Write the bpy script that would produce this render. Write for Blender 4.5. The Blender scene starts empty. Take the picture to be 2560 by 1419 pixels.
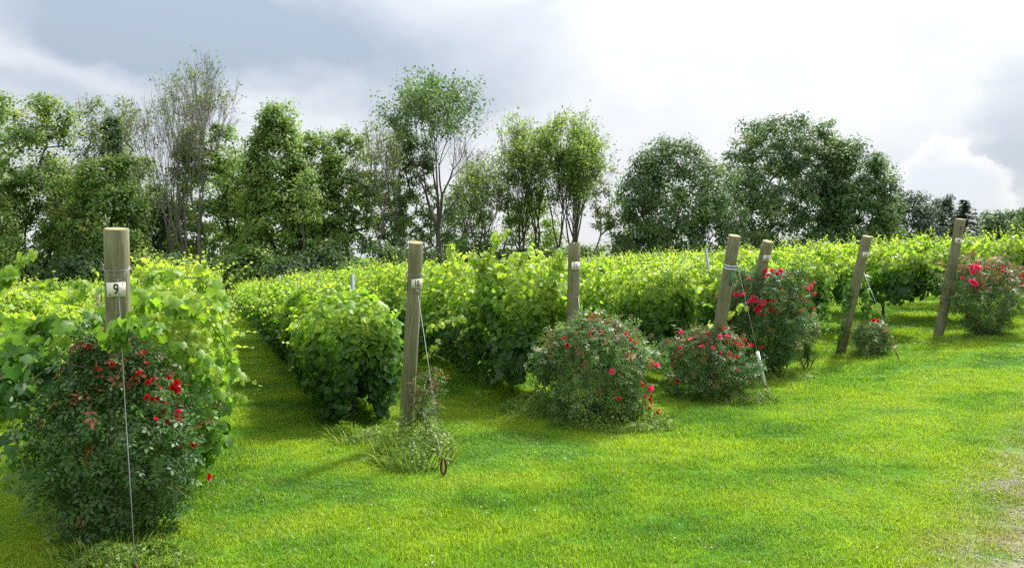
import bpy, math, random
import numpy as np
from mathutils import Vector, Matrix, noise as mnoise
R = math.radians
random.seed(7)
rng = np.random.default_rng(11)
scene = bpy.context.scene
COL = scene.collection

# ------------------------------------------------------------------ camera, sky, sun, exposure
FPX = 2009.0                      # focal length in photograph pixels (2560 wide)
CAM_Z = 1.70
HOR = 640.0                       # row of the level horizon in the photograph
cam_d = bpy.data.cameras.new('camera')
cam = bpy.data.objects.new('camera', cam_d); COL.objects.link(cam)
cam_d.sensor_width = 36.0; cam_d.lens = FPX/2560*36.0
cam_d.clip_start = 0.05; cam_d.clip_end = 6000
cam.location = (0, 0, CAM_Z)
cam.rotation_euler = (R(90) - math.atan((709.5-HOR)/FPX), 0, 0)
scene.camera = cam

SUN_AZ, SUN_EL = R(42), R(53)     # azimuth right of +Y, elevation: sun stands behind the vineyard to the right
sun_dir = Vector((math.sin(SUN_AZ)*math.cos(SUN_EL), math.cos(SUN_AZ)*math.cos(SUN_EL), math.sin(SUN_EL)))
sd = bpy.data.lights.new('sun', 'SUN'); sd.energy = 3.3; sd.angle = R(7); sd.color = (1.0, 0.95, 0.86)
so = bpy.data.objects.new('sun', sd); COL.objects.link(so)
so.rotation_euler = (-sun_dir).to_track_quat('-Z', 'Y').to_euler()

def build_world():
    w = bpy.data.worlds.new('World'); scene.world = w; w.use_nodes = True
    nt = w.node_tree; nt.nodes.clear(); N = nt.nodes; L = nt.links
    def math_(op, a, b=None, c=None, clamp=False):
        n = N.new('ShaderNodeMath'); n.operation = op; n.use_clamp = clamp
        for i, q in enumerate((a, b, c)):
            if q is None: continue
            if isinstance(q, (int, float)): n.inputs[i].default_value = q
            else: L.new(q, n.inputs[i])
        return n.outputs[0]
    def mix(f, a, b):
        n = N.new('ShaderNodeMix'); n.data_type = 'RGBA'; n.clamp_factor = True
        if isinstance(f, (int, float)): n.inputs[0].default_value = f
        else: L.new(f, n.inputs[0])
        for i, q in ((6, a), (7, b)):
            if isinstance(q, tuple): n.inputs[i].default_value = (*q, 1)
            else: L.new(q, n.inputs[i])
        return n.outputs[2]
    tc = N.new('ShaderNodeTexCoord')
    sep = N.new('ShaderNodeSeparateXYZ'); L.new(tc.outputs['Generated'], sep.inputs[0])
    X, Y, Z = sep.outputs
    az = math_('ARCTAN2', X, Y)
    el = math_('ARCSINE', Z)
    def noise(scale, detail=5, rough=.55, off=(0, 0, 0), stretch=(1, 1, 1.6)):
        m = N.new('ShaderNodeMapping'); L.new(tc.outputs['Generated'], m.inputs[0])
        m.inputs['Location'].default_value = off; m.inputs['Scale'].default_value = stretch
        n = N.new('ShaderNodeTexNoise'); n.inputs['Scale'].default_value = scale
        n.inputs['Detail'].default_value = detail; n.inputs['Roughness'].default_value = rough
        L.new(m.outputs[0], n.inputs[0]); return n.outputs[0]
    n1 = noise(2.6, 5, .5, (3, 1, 0)); n2 = noise(4.2, 6, .55, (9, 4, 2)); n3 = noise(17, 7, .6, (1, 7, 5))
    big = noise(1.7, 4, .5, (5, 2, 8))
    # azimuth / elevation pushed about by the noise, so that the cloud banks get ragged edges
    azd = math_('ADD', az, math_('MULTIPLY', math_('SUBTRACT', n1, .5), .34))
    eld = math_('ADD', el, math_('MULTIPLY', math_('SUBTRACT', n2, .5), .20))
    azs = math_('ADD', az, math_('MULTIPLY', math_('SUBTRACT', n3, .5), .065))
    els = math_('ADD', el, math_('MULTIPLY', math_('SUBTRACT', noise(23, 7, .6, (4, 4, 4)), .5), .075))
    def ang(px, py): return math.atan2(px-1280, FPX), math.atan2(HOR-py, math.hypot(px-1280, FPX))
    def blob(px, py, rx, ry, amp, fine=False, hard=1.0):
        a0, e0 = ang(px, py)
        da = math_('DIVIDE', math_('SUBTRACT', azs if fine else azd, a0), rx/FPX)
        de = math_('DIVIDE', math_('SUBTRACT', els if fine else eld, e0), ry/FPX)
        r2 = math_('ADD', math_('MULTIPLY', da, da), math_('MULTIPLY', de, de))
        if hard > 1: r2 = math_('POWER', r2, hard)
        return math_('MULTIPLY', math_('EXPONENT', math_('MULTIPLY', r2, -1)), amp)
    # grey storm bank over the left of the view
    dark = None
    for a in ((330, 40, 620, 130, .70), (800, 150, 560, 160, 1.0), (60, 235, 170, 60, .35),
              (100, 380, 500, 130, .32), (1180, 215, 120, 45, .25), (1380, 10, 140, 30, .35), (330, -260, 900, 200, .6), (-700, 150, 600, 260, .5)):
        q = blob(*a); dark = q if dark is None else math_('ADD', dark, q)
    light = math_('ADD', blob(170, 165, 190, 45, .42), blob(690, 340, 250, 40, .25))
    light = math_('ADD', light, blob(640, 285, 60, 20, .25))
    dark = math_('SUBTRACT', dark, light)
    # right-hand banks
    dark = math_('ADD', dark, blob(2560, 320, 85, 150, .60, True, 1.8))
    dark = math_('ADD', dark, blob(2560, 60, 160, 60, .22))
    dark = math_('ADD', dark, blob(2290, 30, 170, 40, .16))
    dark = math_('ADD', dark, blob(2330, 450, 330, 150, .26))
    dark = math_('ADD', dark, math_('MULTIPLY', math_('SUBTRACT', big, .47), .30))
    dark = math_('ADD', dark, math_('MULTIPLY', math_('SUBTRACT', n2, .5), .55))
    dark = math_('ADD', dark, math_('MULTIPLY', math_('SUBTRACT', noise(7, 6, .6, (2, 8, 1)), .5), .75))
    dark = math_('MULTIPLY', dark, .80)
    dark = math_('MAXIMUM', math_('MINIMUM', dark, 1.0), 0)
    col = mix(dark, (.69, .70, .72), (.305, .365, .435))
    # cumulus low on the right: white rim, cool grey body
    rim = math_('MINIMUM', math_('ADD', blob(2360, 455, 98, 82, 1.3, True, 5), blob(2440, 490, 75, 80, 1.2, True, 5)), 1)
    body = math_('MINIMUM', math_('ADD', blob(2350, 490, 92, 88, 1.1, True, 2.5), blob(2430, 525, 66, 88, 1.0, True, 2.5)), 1)
    col = mix(math_('MULTIPLY', rim, .6), col, (.84, .83, .82))
    col = mix(math_('MULTIPLY', body, .62), col, (.53, .585, .65))
    # brightness of thin cloud towards the sun
    vd = N.new('ShaderNodeVectorMath'); vd.operation = 'DOT_PRODUCT'; L.new(tc.outputs['Generated'], vd.inputs[0])
    vd.inputs[1].default_value = tuple(sun_dir)
    glow = math_('POWER', math_('MAXIMUM', vd.outputs['Value'], 0), 14)
    boost = math_('ADD', 1.0, math_('MULTIPLY', glow, 2.2))
    boost = math_('MULTIPLY', boost, math_('MULTIPLY_ADD', math_('MAXIMUM', Z, 0), 1.15, .95))     # overcast sky: zenith brighter than horizon
    vs = N.new('ShaderNodeVectorMath'); vs.operation = 'SCALE'; L.new(col, vs.inputs[0]); L.new(boost, vs.inputs['Scale'])
    bc = N.new('ShaderNodeBackground'); L.new(vs.outputs[0], bc.inputs[0]); bc.inputs[1].default_value = SKY
    sky = N.new('ShaderNodeTexSky'); sky.sky_type = 'NISHITA'; sky.sun_disc = False
    sky.sun_elevation = SUN_EL; sky.sun_rotation = SUN_AZ
    bs = N.new('ShaderNodeBackground'); L.new(sky.outputs[0], bs.inputs[0]); bs.inputs[1].default_value = .1
    ms = N.new('ShaderNodeMixShader'); ms.inputs[0].default_value = .96
    L.new(bs.outputs[0], ms.inputs[1]); L.new(bc.outputs[0], ms.inputs[2])
    out = N.new('ShaderNodeOutputWorld'); L.new(ms.outputs[0], out.inputs[0])
SKY = 0.485
build_world()
scene.view_settings.view_transform = 'Standard'; scene.view_settings.look = 'None'
scene.view_settings.gamma = 1; scene.view_settings.use_curve_mapping = False
scene.view_settings.exposure = 1.36
scene.cycles.use_denoising = False; scene.cycles.sample_clamp_indirect = 3.0
scene.cycles.max_bounces = 7; scene.cycles.diffuse_bounces = 4; scene.cycles.transmission_bounces = 5
scene.cycles.glossy_bounces = 2; scene.cycles.caustics_reflective = False; scene.cycles.caustics_refractive = False

# ------------------------------------------------------------------ helpers
A = np.array((-.3453, .9385)); P = np.array((.9385, .3453))      # along the rows, across the rows
def uv2xy(u, v): return u*P[0]+v*A[0], u*P[1]+v*A[1]
def v_of(u, d): return (d-P[1]*u)/A[1]
def softplus(x): return np.logaddexp(0, x)
def gz(x, y):
    x = np.asarray(x, float); y = np.asarray(y, float)
    u = x*P[0]+y*P[1]; v = x*A[0]+y*A[1]
    side = .1*softplus((u-7.2)/.7)*.7; side = 1.0*np.tanh(side/1.0)
    back = -.034*(softplus((v-12)/2)*2 - softplus((v-62)/4)*4)
    return side + back + .02*np.sin(u*.9+1)*np.sin(v*.55) * (np.hypot(x, y) < 200)
def at(px, d): return (px-1280)/FPX*d                               # sideways metres of a photograph column at depth d
def zat(py, d): return CAM_Z+(HOR-py)/FPX*d

def tag(o, label=None, cat=None, group=None, kind=None):
    if label: o['label'] = label
    if cat: o['category'] = cat
    if group: o['group'] = group
    if kind: o['kind'] = kind
    return o
def empty(name, loc=(0, 0, 0)):
    o = bpy.data.objects.new(name, None); COL.objects.link(o); o.location = loc; o.empty_display_size = .1; return o
def mesh_np(name, verts, tris, mat, parent=None, tint=None, smooth=False):
    verts = np.asarray(verts, np.float32).reshape(-1, 3); tris = np.asarray(tris, np.int32).reshape(-1, 3)
    me = bpy.data.meshes.new(name)
    me.vertices.add(len(verts)); me.vertices.foreach_set('co', verts.ravel())
    me.loops.add(tris.size); me.loops.foreach_set('vertex_index', tris.ravel())
    me.polygons.add(len(tris)); me.polygons.foreach_set('loop_start', np.arange(0, tris.size, 3, dtype=np.int32))
    if smooth: me.polygons.foreach_set('use_smooth', np.ones(len(tris), bool))
    me.update(calc_edges=True)
    if tint is not None:
        a = me.attributes.new('tint', 'FLOAT', 'POINT'); a.data.foreach_set('value', np.asarray(tint, np.float32))
    me.materials.append(mat)
    o = bpy.data.objects.new(name, me); COL.objects.link(o)
    if parent: o.parent = parent
    return o
def norm(a): return a/np.maximum(np.linalg.norm(a, axis=-1, keepdims=True), 1e-9)
def place(tmpl, tris, c, n, t, s, tint):
    """copies of a template (leaf in the xy plane, tip along y, face along z) at centres c"""
    n = norm(n); t = norm(t - (t*n).sum(-1, keepdims=True)*n); b = np.cross(t, n)
    s = np.broadcast_to(np.asarray(s, float), (len(c),))[:, None, None]
    V = c[:, None] + s*(tmpl[None, :, 0:1]*b[:, None] + tmpl[None, :, 1:2]*t[:, None] + tmpl[None, :, 2:3]*n[:, None])
    T = tris[None] + (np.arange(len(c))*len(tmpl))[:, None, None]
    return V.reshape(-1, 3), T.reshape(-1, 3), np.repeat(tint, len(tmpl))
class Bag:
    def __init__(s): s.v = []; s.t = []; s.a = []; s.n = 0
    def add(s, V, T, a=None):
        s.v.append(V); s.t.append(T+s.n); s.a.append(np.zeros(len(V)) if a is None else a); s.n += len(V)
    def leaves(s, *a): s.add(*place(*a))
    def build(s, name, mat, parent=None, smooth=False, off=None):
        V = np.concatenate(s.v)
        if off is not None: V = V-np.asarray(off)
        return mesh_np(name, V, np.concatenate(s.t), mat, parent, np.concatenate(s.a), smooth)
def tubes(p0, p1, r0, r1, k=4):
    """separate tapered prisms between point pairs"""
    p0 = np.asarray(p0, float); p1 = np.asarray(p1, float); n = len(p0)
    d = norm(p1-p0); ref = np.where(np.abs(d[:, 2:3]) > .9, np.array([[1., 0, 0]]), np.array([[0, 0, 1.]]))
    a = norm(np.cross(d, ref)); b = np.cross(d, a)
    th = np.arange(k)*2*math.pi/k
    ring = np.cos(th)[None, :, None]*a[:, None]+np.sin(th)[None, :, None]*b[:, None]
    V = np.concatenate([p0[:, None]+ring*np.asarray(r0)[:, None, None], p1[:, None]+ring*np.asarray(r1)[:, None, None]], 1)
    i = np.arange(k); j = (i+1) % k
    T = np.concatenate([np.stack([i, j, j+k], 1), np.stack([i, j+k, i+k], 1)])
    T = T[None]+(np.arange(n)*2*k)[:, None, None]
    return V.reshape(-1, 3), T.reshape(-1, 3)
def path_tube(pts, rad, k=10, caps=True):
    """one continuous tube through points"""
    pts = np.asarray(pts, float); n = len(pts); rad = np.broadcast_to(np.asarray(rad, float), (n,))
    d = norm(np.gradient(pts, axis=0)); a = None; V = []
    for i in range(n):
        if a is None:
            ref = np.array([1., 0, 0]) if abs(d[i][2]) > .9 else np.array([0, 0, 1.]); a = norm(np.cross(d[i], ref))
        else: a = norm(a-np.dot(a, d[i])*d[i])
        b = np.cross(d[i], a); th = np.arange(k)*2*math.pi/k
        V.append(pts[i]+rad[i]*(np.cos(th)[:, None]*a+np.sin(th)[:, None]*b))
    V = np.concatenate(V); T = []
    for i in range(n-1):
        for q in range(k):
            r = (q+1) % k; T += [(i*k+q, i*k+r, i*k+k+r), (i*k+q, i*k+k+r, i*k+k+q)]
    if caps:
        V = np.concatenate([V, pts[:1], pts[-1:]]); c = n*k
        for q in range(k):
            r = (q+1) % k; T += [(c, r, q), (c+1, (n-1)*k+q, (n-1)*k+r)]
    return V, np.array(T)
def vnoise(p, s, seed=0):
    """cheap smooth noise in about -1..1"""
    p = p*s+seed*7.3
    x, y, z = p[..., 0], p[..., 1], p[..., 2]
    return (np.sin(x*1.3+2.1*np.sin(y*1.1+z*.7)+seed)+np.sin(y*1.7+1.6*np.sin(z*1.3+x*.9))+np.sin(z*1.9+1.8*np.sin(x*1.2-y*.8)+2*seed))/3

# ------------------------------------------------------------------ materials
def new_mat(name):
    m = bpy.data.materials.new(name); m.use_nodes = True; nt = m.node_tree; nt.nodes.clear(); return m, nt
def ramp(nt, fac, stops, interp='LINEAR'):
    n = nt.nodes.new('ShaderNodeValToRGB'); n.color_ramp.interpolation = interp
    e = n.color_ramp.elements
    while len(e) < len(stops): e.new(.5)
    for i, (p, c) in enumerate(stops): e[i].position = p; e[i].color = (*c, 1)
    if fac is not None: nt.links.new(fac, n.inputs[0])
    return n
def noise_n(nt, vec, scale, detail=3, rough=.5, stretch=None):
    if stretch:
        m = nt.nodes.new('ShaderNodeMapping'); m.inputs['Scale'].default_value = stretch; nt.links.new(vec, m.inputs[0]); vec = m.outputs[0]
    n = nt.nodes.new('ShaderNodeTexNoise'); n.inputs['Scale'].default_value = scale; n.inputs['Detail'].default_value = detail
    n.inputs['Roughness'].default_value = rough; nt.links.new(vec, n.inputs[0]); return n
def mixc(nt, f, a, b, mode='MIX'):
    n = nt.nodes.new('ShaderNodeMix'); n.data_type = 'RGBA'; n.blend_type = mode
    if isinstance(f, (int, float)): n.inputs[0].default_value = f
    else: nt.links.new(f, n.inputs[0])
    for i, q in ((6, a), (7, b)):
        if isinstance(q, tuple): n.inputs[i].default_value = (*q, 1)
        else: nt.links.new(q, n.inputs[i])
    return n.outputs[2]
def leaf_mat(name, stops, trans=.5, gain=(1.5, 1.5, 1.0), rough=.4, spec=.5, vein=True):
    """leaf: reflecting side and a light that comes through the blade; colour by the leaf's own age (tint)"""
    m, nt = new_mat(name); L = nt.links
    at_ = nt.nodes.new('ShaderNodeAttribute'); at_.attribute_name = 'tint'
    c = ramp(nt, at_.outputs['Fac'], stops).outputs[0]
    geo = nt.nodes.new('ShaderNodeNewGeometry')
    if vein:
        nz = noise_n(nt, geo.outputs['Position'], 22, 2)
        c = mixc(nt, ramp(nt, nz.outputs[0], ((.35, (0, 0, 0)), (.7, (.35, .35, .35)))).outputs[0], c, tuple(q*.6 for q in stops[1][1]))
    g = mixc(nt, 1.0, c, tuple(gain), 'MULTIPLY')
    pb = nt.nodes.new('ShaderNodeBsdfPrincipled'); L.new(c, pb.inputs['Base Color'])
    pb.inputs['Roughness'].default_value = rough; pb.inputs['Specular IOR Level'].default_value = spec
    tr = nt.nodes.new('ShaderNodeBsdfTranslucent'); L.new(g, tr.inputs[0])
    ms = nt.nodes.new('ShaderNodeMixShader'); ms.inputs[0].default_value = trans
    L.new(pb.outputs[0], ms.inputs[1]); L.new(tr.outputs[0], ms.inputs[2])
    o = nt.nodes.new('ShaderNodeOutputMaterial'); L.new(ms.outputs[0], o.inputs[0]); return m
def plain(name, col, rough=.6, metal=0, noise_amt=.25, scale=30, bump=0):
    m, nt = new_mat(name); L = nt.links
    tc = nt.nodes.new('ShaderNodeTexCoord'); nz = noise_n(nt, tc.outputs['Object'], scale, 5, .6)
    c = mixc(nt, nz.outputs[0], tuple(q*(1-noise_amt) for q in col), tuple(min(1, q*(1+noise_amt)) for q in col))
    pb = nt.nodes.new('ShaderNodeBsdfPrincipled'); L.new(c, pb.inputs['Base Color'])
    pb.inputs['Roughness'].default_value = rough; pb.inputs['Metallic'].default_value = metal
    if bump:
        b = nt.nodes.new('ShaderNodeBump'); b.inputs['Strength'].default_value = bump; b.inputs['Distance'].default_value = .01
        L.new(nz.outputs[0], b.inputs['Height']); L.new(b.outputs[0], pb.inputs['Normal'])
    o = nt.nodes.new('ShaderNodeOutputMaterial'); L.new(pb.outputs[0], o.inputs[0]); return m

M = {}
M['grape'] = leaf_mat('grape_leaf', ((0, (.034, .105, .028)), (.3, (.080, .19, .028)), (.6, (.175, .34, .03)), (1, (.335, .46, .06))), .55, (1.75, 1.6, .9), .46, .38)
M['grape_young'] = M['grape']
M['rose'] = leaf_mat('rose_leaf', ((0, (0.032, 0.085, 0.028)), (0.55, (0.086, 0.178, 0.048)), (0.8, (0.243, 0.358, 0.109)), (0.9, (0.243, 0.095, 0.054)), (1, (0.324, 0.068, 0.047))), .36, (1.5, 1.5, 1), .48, .35)
M['weed'] = leaf_mat('weed_leaf', ((0, (.06, .15, .02)), (.6, (.16, .27, .03)), (1, (.32, .37, .09))), .42, (1.5, 1.5, .9), .45, .4)
M['tree_green'] = leaf_mat('tree_leaf_green', ((0, (0.077, 0.154, 0.046)), (0.6, (0.185, 0.304, 0.071)), (1, (0.312, 0.36, 0.096))), .45, (1.7, 1.6, .9), .5, .35, False)
M['tree_light'] = leaf_mat('tree_leaf_light', ((0, (0.069, 0.144, 0.039)), (0.6, (0.146, 0.255, 0.061)), (1, (0.308, 0.345, 0.091))), .48, (1.7, 1.5, .9), .5, .35, False)
M['tree_dark'] = leaf_mat('tree_leaf_dark', ((0, (0.044, 0.094, 0.041)), (0.6, (0.097, 0.179, 0.062)), (1, (0.168, 0.227, 0.072))), .42, (1.5, 1.5, .9), .5, .35, False)
M['tree_olive'] = leaf_mat('tree_leaf_olive', ((0, (0.048, 0.095, 0.029)), (0.6, (0.113, 0.184, 0.047)), (1, (0.244, 0.224, 0.067))), .46, (1.6, 1.5, .9), .5, .35, False)
M['needle'] = leaf_mat('conifer_needle', ((0, (0.024, 0.056, 0.035)), (0.6, (0.048, 0.095, 0.051)), (1, (0.098, 0.134, 0.055))), .2, (1.2, 1.3, 1), .5, .3, False)
M['bark'] = plain('bark', (.065, .055, .045), .9, 0, .4, 6)
M['bark_pale'] = plain('pale_bark', (.16, .145, .125), .9, 0, .3, 6)
M['vine_bark'] = plain('vine_bark', (.07, .045, .03), .9, 0, .4, 60, .6)
M['cane'] = plain('green_cane', (.16, .16, .04), .6, 0, .3, 40)
M['rose_cane'] = plain('rose_cane', (.07, .075, .03), .6, 0, .4, 40)
M['galv'] = plain('galvanised_wire', (.27, .29, .30), .5, .15, .1, 20)
M['steel'] = plain('galvanised_stake', (.20, .24, .29), .55, .3, .15, 20)
M['rust'] = plain('rusty_iron', (.085, .035, .022), .85, .3, .45, 70, .4)
M['pvc'] = plain('white_plastic_sleeve', (.72, .74, .77), .35, 0, .05, 12)
M['plate'] = plain('plate_white', (.70, .68, .60), .5, 0, .10, 25)
M['ink'] = plain('black_ink', (.012, .012, .014), .6, 0, .1, 20)
M['blue'] = plain('blue_tape', (.03, .09, .34), .5, 0, .1, 20)
M['green'] = plain('green_label', (.012, .16, .085), .5, 0, .15, 90)
M['label_ink'] = plain('pale_green_ink', (.42, .55, .48), .5, 0, .1, 20)
M['white'] = plain('white_tape', (.66, .68, .70), .5, 0, .1, 20)
M['red'] = leaf_mat('red_petal', ((0, (.45, .008, .012)), (.5, (.62, .010, .035)), (1, (.78, .07, .20))), .35, (1.3, 1.2, 1.2), .5, .3, False)
M['clover'] = leaf_mat('clover_petal', ((0, (.6, .6, .55)), (1, (.75, .75, .68))), .3, (1, 1, 1), .6, .2, False)
M['stone'] = plain('gravel_stone', (.27, .26, .25), .85, 0, .45, 14, .3)
M['oldwood'] = plain('old_grey_wood', (.20, .165, .13), .9, 0, .3, 30, .4)

def wood_mat():
    m, nt = new_mat('weathered_post_wood'); L = nt.links
    tc = nt.nodes.new('ShaderNodeTexCoord'); oi = nt.nodes.new('ShaderNodeObjectInfo')
    ad = nt.nodes.new('ShaderNodeVectorMath'); L.new(tc.outputs['Object'], ad.inputs[0]); L.new(oi.outputs['Random'], ad.inputs[1])
    v = ad.outputs[0]
    grain = noise_n(nt, v, 9, 6, .65, (9, 9, .55)); blot = noise_n(nt, v, 5, 4, .6, (1.6, 1.6, .6)); fine = noise_n(nt, v, 40, 5, .7, (6, 6, .35))
    c = ramp(nt, grain.outputs[0], ((.30, (.075, .072, .038)), (.48, (.175, .168, .100)), (.70, (.29, .275, .180)))).outputs[0]
    c = mixc(nt, ramp(nt, blot.outputs[0], ((.42, (0, 0, 0)), (.68, (.75, .75, .75)))).outputs[0], c, (.115, .125, .055))
    c = mixc(nt, ramp(nt, fine.outputs[0], ((.33, (.85, .85, .85)), (.42, (0, 0, 0)))).outputs[0], c, (.055, .045, .025))
    vo = nt.nodes.new('ShaderNodeTexVoronoi'); vo.inputs['Scale'].default_value = 7; mp = nt.nodes.new('ShaderNodeMapping')
    mp.inputs['Scale'].default_value = (1.5, 1.5, .45); L.new(v, mp.inputs[0]); L.new(mp.outputs[0], vo.inputs[0])
    c = mixc(nt, ramp(nt, vo.outputs['Distance'], ((.06, (.8, .8, .8)), (.13, (0, 0, 0)))).outputs[0], c, (.07, .045, .02))
    pb = nt.nodes.new('ShaderNodeBsdfPrincipled'); L.new(c, pb.inputs['Base Color']); pb.inputs['Roughness'].default_value = .85
    b = nt.nodes.new('ShaderNodeBump'); b.inputs['Strength'].default_value = .7; b.inputs['Distance'].default_value = .006
    L.new(mixc(nt, .5, grain.outputs[0], fine.outputs[0]), b.inputs['Height']); L.new(b.outputs[0], pb.inputs['Normal'])
    o = nt.nodes.new('ShaderNodeOutputMaterial'); L.new(pb.outputs[0], o.inputs[0]); return m
M['wood'] = wood_mat()
def endgrain_mat():
    m, nt = new_mat('post_end_grain'); L = nt.links
    tc = nt.nodes.new('ShaderNodeTexCoord')
    wv = nt.nodes.new('ShaderNodeTexWave'); wv.wave_type = 'RINGS'; wv.rings_direction = 'Z'; wv.inputs['Scale'].default_value = 45
    wv.inputs['Distortion'].default_value = 2.5; L.new(tc.outputs['Object'], wv.inputs[0])
    c = ramp(nt, wv.outputs[0], ((.1, (.19, .175, .08)), (.9, (.26, .235, .11)))).outputs[0]
    pb = nt.nodes.new('ShaderNodeBsdfPrincipled'); L.new(c, pb.inputs['Base Color']); pb.inputs['Roughness'].default_value = .9
    o = nt.nodes.new('ShaderNodeOutputMaterial'); L.new(pb.outputs[0], o.inputs[0]); return m
M['endgrain'] = endgrain_mat()

def lawn_colour(nt, blade):
    """patches of deeper and yellower turf, dry ground at the lane on the lower right"""
    L = nt.links; geo = nt.nodes.new('ShaderNodeNewGeometry'); pos = geo.outputs['Position']
    big = noise_n(nt, pos, .62, 3, .5, (1, 1.25, 0)); mid = noise_n(nt, pos, 2.6, 3, .6, (1, 1, 0)); fine = noise_n(nt, pos, 30 if blade else 60, 3, .6)
    if blade: st = ((.35, (.062, .185, .016)), (.46, (.145, .29, .014)), (.60, (.25, .375, .014)))
    else: st = ((.34, (.038, .125, .010)), (.44, (.060, .165, .010)), (.60, (.13, .22, .010)))
    add = nt.nodes.new('ShaderNodeMath'); add.operation = 'MULTIPLY_ADD'; L.new(mid.outputs[0], add.inputs[0]); add.inputs[1].default_value = .35
    sub = nt.nodes.new('ShaderNodeMath'); sub.operation = 'SUBTRACT'; L.new(big.outputs[0], sub.inputs[0]); sub.inputs[1].default_value = .175
    L.new(sub.outputs[0], add.inputs[2])
    c = ramp(nt, add.outputs[0], st).outputs[0]
    c = mixc(nt, ramp(nt, fine.outputs[0], ((.35, (.5, .5, .5)), (.62, (0, 0, 0)))).outputs[0], c, tuple(q*.55 for q in st[1][1]))
    # dryness rises towards the lane on the right
    sp = nt.nodes.new('ShaderNodeSeparateXYZ'); L.new(pos, sp.inputs[0])
    def m_(op, a, b):
        n = nt.nodes.new('ShaderNodeMath'); n.operation = op
        for i, q in enumerate((a, b)):
            if isinstance(q, (int, float)): n.inputs[i].default_value = q
            else: L.new(q, n.inputs[i])
        return n.outputs[0]
    s = m_('SUBTRACT', sp.outputs[0], m_('MULTIPLY', sp.outputs[1], .8))
    s = m_('ADD', s, m_('MULTIPLY', m_('SUBTRACT', mid.outputs[0], .5), 1.6))
    s = m_('ADD', s, 1.5)
    dry = nt.nodes.new('ShaderNodeMapRange'); L.new(s, dry.inputs[0]); dry.inputs[1].default_value = 0; dry.inputs[2].default_value = 1.0
    dr = dry.outputs[0]
    return c, dr, pos
def ground_mat():
    m, nt = new_mat('turf_soil'); L = nt.links
    c, dr, pos = lawn_colour(nt, False)
    so_ = noise_n(nt, pos, 18, 6, .7)
    soil = ramp(nt, so_.outputs[0], ((.3, (.085, .080, .050)), (.5, (.17, .155, .105)), (.7, (.27, .25, .20)))).outputs[0]
    c = mixc(nt, dr, c, soil)
    pb = nt.nodes.new('ShaderNodeBsdfPrincipled'); L.new(c, pb.inputs['Base Color']); pb.inputs['Roughness'].default_value = .95
    pb.inputs['Specular IOR Level'].default_value = .1
    b = nt.nodes.new('ShaderNodeBump'); b.inputs['Strength'].default_value = .6; b.inputs['Distance'].default_value = .03
    L.new(so_.outputs[0], b.inputs['Height']); L.new(b.outputs[0], pb.inputs['Normal'])
    o = nt.nodes.new('ShaderNodeOutputMaterial'); L.new(pb.outputs[0], o.inputs[0]); return m
def blade_mat():
    m, nt = new_mat('grass_blade'); L = nt.links
    c, dr, pos = lawn_colour(nt, True)
    c = mixc(nt, dr, c, (.22, .21, .085))
    at_ = nt.nodes.new('ShaderNodeAttribute'); at_.attribute_name = 'tint'
    c = mixc(nt, ramp(nt, at_.outputs['Fac'], ((.0, (0, 0, 0)), (.93, (.14, .14, .14)), (.98, (.6, .6, .6)))).outputs[0], c, (.30, .30, .08))
    pb = nt.nodes.new('ShaderNodeBsdfPrincipled'); L.new(c, pb.inputs['Base Color']); pb.inputs['Roughness'].default_value = .45
    pb.inputs['Specular IOR Level'].default_value = .35
    tr = nt.nodes.new('ShaderNodeBsdfTranslucent'); L.new(mixc(nt, 1., c, (1.5, 1.5, .8), 'MULTIPLY'), tr.inputs[0])
    ms = nt.nodes.new('ShaderNodeMixShader'); ms.inputs[0].default_value = .5
    L.new(pb.outputs[0], ms.inputs[1]); L.new(tr.outputs[0], ms.inputs[2])
    o = nt.nodes.new('ShaderNodeOutputMaterial'); L.new(ms.outputs[0], o.inputs[0]); return m

# ------------------------------------------------------------------ ground
def build_ground():
    def axis(lo, hi):
        a = np.concatenate([np.arange(lo, hi, .5)]); k = np.cumsum(.5*1.16**np.arange(1, 40))
        return np.concatenate([(lo-k)[::-1], a, hi+k])
    xs = axis(-8, 16); ys = axis(-4, 40)
    X, Y = np.meshgrid(xs, ys); Z = gz(X, Y)
    V = np.stack([X, Y, Z], -1).reshape(-1, 3); nx = len(xs)
    i, j = np.meshgrid(np.arange(len(ys)-1), np.arange(nx-1), indexing='ij'); q = (i*nx+j).ravel()
    T = np.concatenate([np.stack([q, q+1, q+nx+1], 1), np.stack([q, q+nx+1, q+nx], 1)])
    o = mesh_np('ground', V, T, ground_mat(), smooth=True); tag(o, kind='structure')
build_ground()

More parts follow.
